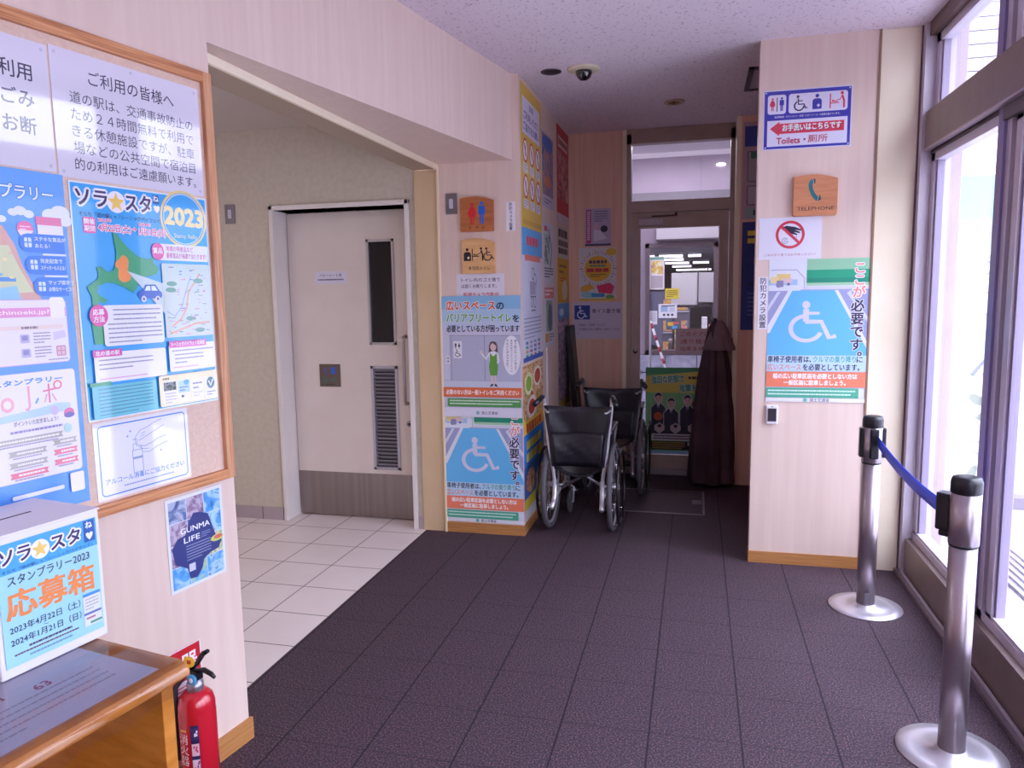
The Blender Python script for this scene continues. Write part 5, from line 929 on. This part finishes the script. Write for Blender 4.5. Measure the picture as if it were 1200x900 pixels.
for i, (x, y) in enumerate(((20, 42), (40, 50), (65, 45), (90, 43))):
    SU = '#2c2440'; SK = '#d0a49c'
    p.poly([(x-12, y+50), (x-12, y+22), (x-5, y+15), (x+5, y+15), (x+12, y+22), (x+12, y+50)], '#c9c0cc'); p.ell(x, y+6, 7, 9, '#c9c0cc'); p.poly([(x-11, y+50), (x-11, y+22.5), (x-4.5, y+16), (x+4.5, y+16), (x+11, y+22.5), (x+11, y+50)], SU); p.rect(x-1.8, y+12, x+1.8, y+17, SK); p.ell(x, y+7, 5, 6.8, SK, 24)
    p.poly([(x-5.4, y+7), (x-5.2, y+2), (x-2.5, y-1.4), (x+2, y-1.8), (x+5, y+1.6), (x+5.4, y+7), (x+4.4, y+4), (x+1, y+2.6), (x-3, y+3.4)], '#1a1420'); p.poly([(x-2.4, y+15.5), (x+2.4, y+15.5), (x, y+25)], '#e0dae4'); p.line([(x, y+16.5), (x, y+25)], 1.2, '#3a3a6a'); p.line([(x-2.6, y+16), (x-.4, y+26), (x-.2, y+48)], .5, '#494060')
    for q in (-2, 2): p.ell(x+q, y+7, .7, .5, '#241820', 8); p.line([(x+q-1, y+5.4), (x+q+1, y+5.3)], .4, '#241820')
    p.line([(x-1.4, y+10.8), (x+1.4, y+10.8)], .5, '#8a4a4a'); p.line([(x, y+7.4), (x+.5, y+9)], .3, '#a87870')
p.ell(20, 78, 7, 6.5, '#c8582a'); p.arc(20, 78, 3, .6, 0, 360, '#6a2a1a'); p.line([(13, 78), (27, 78)], .6, '#6a2a1a'); p.ell(78, 58, 6, 6, '#a83038')
for x in (22, 47, 74): p.poly([(x-8, 100), (x-8, 93), (x, 88), (x+8, 93), (x+8, 100), (x, 106)], '#b8aab4'); p.ell(x, 96, 3, 4, '#c99a92', 14); p.ell(x, 93.4, 3.2, 2.4, '#1a1420', 14)
p.rect(10, 106, 92, 117, '#c6bccb'); p.dashes(13, 108.5, 88, 2, 4, '#3a3448', 2, 3, .95); p.rect(8, 118, 92, 132, '#1f1826'); p.dashes(11, 119.5, 62, 4, 3, '#b89a3a', 1.4, 4, .9); p.rect(66, 119, 88, 125, '#c6bccb'); p.rect(0, 132, 100, H-5, '#6fb684'); p.rect(0, H-5, 100, H, '#8fb4dc')
p.done('poster', 'green team poster with suited players on the door glass', 'poster')
# sheets on the shop window
def sw(x0, z1, w, h, bg): return on_y(x0, z1, 8.427, w, h, bg, .5)
p = sw(-.515, 1.88, .16, .36, '#cfc9d2'); p.rect(4, 4, 96, 22, '#6a9a8c'); p.rect(10, 30, 90, 120, photo_mat('shop_notes', ['#8a8fa0', '#d9d2c0', '#c9b04a', '#b06a70', '#dcd8e0'], 16, 31)); p.rect(10, 130, 90, 215, '#a49aa4'); p.done('shop_poster', 'tall pale poster on the shop window beyond the door', 'poster')
p = sw(-.515, 1.50, .15, .60, '#4f5068'); p.rect(8, 8, 92, 390, '#5a5b72'); p.done('shop_poster', 'dark slate poster panel under the pale shop window poster', 'poster')
p = on_y(-.415, 1.36, 8.422, .20, .155, '#d6d6e2', .5); p.rect(12, 12, 50, 44, '#8fa8c9'); p.rect(16, 8, 88, 14, '#4a5068'); p.rect(58, 20, 88, 44, '#b9bcd0')
for x in (24, 46, 68): p.rect(x, 54, x+13, 66, '#3a3444', 2)
p.done('shop_notice', 'white landscape notice with three dark squares on the shop window', 'notice')
p = on_y(-.518, 1.285, 8.422, .09, .15, '#c9c6d6', .5); p.dashes(16, 16, 84, 8, 16, '#8f8ca0', 7, 3); p.done('shop_notice', 'small blank looking portrait notice low on the shop window', 'notice')
p = on_y(-.345, 1.53, 8.424, .15, .115, '#cdb83a', .5); p.dashes(10, 14, 90, 4, 14, '#6a5a2a', 7, 3); p.done('shop_notice', 'yellow notice on the shop window', 'notice')
p = on_y(-.33, 1.175, 8.424, .16, .10, '#4f5a70', .5); p.rect(10, 10, 50, 36, '#c9a83a'); p.rect(46, 8, 88, 24, '#c25a54'); p.rect(40, 36, 76, 56, '#4a9ad0'); p.done('shop_notice', 'dark notice with coloured patches low on the shop window', 'notice')
# --- alcove wall (y = 5.87) -------------------------------------------------------
YA = 5.8695
p = on_y(.312, 2.72, YA, .40, .70, '#b79aa6', .5); p.rect(3, 8, 97, 44, '#3a4a9a'); p.ell(48, 30, 18, 18, '#4a2c34'); p.ell(48, 32, 13, 14, '#c99a90'); p.poly([(22, 46), (36, 40), (60, 40), (78, 46)], '#6a8ac0'); p.frame(8, 52, 94, 108, 2, '#6a6270', '#a79fa4', 2); p.rect(14, 54, 60, 66, '#3a6a58'); p.poly([(30, 108), (60, 80), (80, 108)], '#b07a80'); p.frame(8, 114, 94, 150, 2, '#6a6270', '#b5a9b4', 2); p.line([(30, 140), (44, 122), (58, 144)], 4, '#8a3a48'); p.rect(6, 154, 94, 172, '#9aa8ac'); p.rect(20, 158, 70, 168, '#3a5a60'); p.done('poster', 'tall pink and blue poster beside the cream door post behind the partition', 'poster')
p = on_y(.318, 2.0, YA, .40, .80, '#232f78', .5); p.dashes(10, 16, 80, 2, 14, '#d9c03a', 9, 5, 1); p.ell(44, 72, 22, 30, '#c96a3a'); p.ell(40, 60, 12, 12, '#d9b84a'); p.rect(12, 110, 90, 118, '#1c2458'); p.dashes(12, 130, 88, 6, 8, '#5a66a8', 3, 4); p.done('poster', 'dark blue poster under the tall pink and blue poster', 'poster')
# --- on the lobby door --------------------------------------------------------------
YD = ly-.0002
p = on_y(-2.468, 1.664, YD, .233, .08, '#d5cfe0', .5); p.text(50, 6, 'ベビーシート有', 10, '#3a3550', .01, 68, 'c'); p.dashes(10, 21, 90, 1, 4, '#5a5570', 4, 4, 1); p.done('door_notice', 'small white notice strip high on the beige sliding door', 'notice')
p = on_y(-2.463, 1.05, YD, .152, .152, pm('#6a5c55', .4, .6), .4, .004); p.rough = .4; p.man(28, 14, 36, '#5a4a9a', True); p.ell(66, 24, 10, 12, '#2a5cd0'); p.rect(56, 30, 77, 44, '#2a5cd0', 4); p.chair(12, 54, 2.6, '#1f7a72'); p.changing(52, 54, 2.6, '#1f7a72'); p.dashes(26, 88, 74, 1, 4, '#2a2428', 3, 4, 1); p.done('door_plaque', 'small dark metal plaque of coloured toilet symbols on the beige door', 'sign')
# --- white banner outdoors -----------------------------------------------------------
t = empty('banner', (0, 0, 0)); tag(t, 'white outdoor banner with a mint stripe beyond the tall windows', 'banner')
p = on_y(1.28, 2.22, 5.58, 3.2, 2.12, '#e9e9ee', .6, .01); H = p.H
p.rect(0, 0, 100, 15, '#8ec6c6'); p.rect(0, 9, 100, 15, '#a6cccb')
GL = '#8f8fa0'; k = 100/3.2
def bx(x): return (x-1.28)*k
def bz_(z): return (2.22-z)*k
def sun(x, z, r): 
    p.arc(bx(x), bz_(z), r*k, .5, 0, 360, GL)
    for q in range(10): a = 2*PI*q/10; p.line([(bx(x)+1.4*r*k*math.cos(a), bz_(z)+1.4*r*k*math.sin(a)), (bx(x)+1.9*r*k*math.cos(a), bz_(z)+1.9*r*k*math.sin(a))], .35, GL)
def cloud(x, z, r):
    for dx, dz, q in ((-1, 0, .7), (0, .4, .9), (1, 0, .7), (0, -.3, .8)): p.arc(bx(x+dx*r), bz_(z+dz*r), q*r*k, .4, 0, 360, GL)
    p.ell(bx(x), bz_(z), 1.3*r*k, .7*r*k, '#e9e9ee')
sun(1.84, 1.62, .045); cloud(1.86, 1.38, .06); cloud(2.28, 1.86, .07); cloud(2.25, 1.62, .07)
for dx in (0, .075): p.line([(bx(1.80+dx), bz_(.90)), (bx(1.87+dx*.8), bz_(1.0)), (bx(1.92+dx), bz_(.90))], 1.0, '#5f6fae')
LF = '#76857a'
p.ell(bx(1.84), bz_(.74), 1.8, 1.0, LF, 18, .6); p.ell(bx(1.9), bz_(.63), 2.0, .9, LF, 18, -.3); p.ell(bx(1.83), bz_(.22), .9, 2.4, LF, 18, .4); p.ell(bx(1.96), bz_(.24), .9, 2.4, LF, 18, -.3); p.dashes(bx(1.80), bz_(.46), bx(1.99), 1, 2, GL, .6, 3, 1); p.line([(bx(1.82), bz_(.38)), (bx(1.92), bz_(.36)), (bx(1.99), bz_(.4))], .4, GL)
p.text(bx(2.28), bz_(1.02), '観光し', 5.2, '#55506e', .0); p.dashes(bx(2.26), bz_(1.44), bx(2.4), 2, 3, '#7fa0b8', 1.6, 8); p.dashes(bx(2.36), bz_(.70), bx(2.7), 4, 3, '#9aa0a8', 1, 5); 
o = p.b.link('printed_sheet', t)
for x in (1.30, 2.9, 4.46): b = B(); b.tube([(x, 5.595, .06), (x, 5.595, 2.26)], .02, pm('#b9b5c0', .4, .5), 12); b.link('support_post', t)
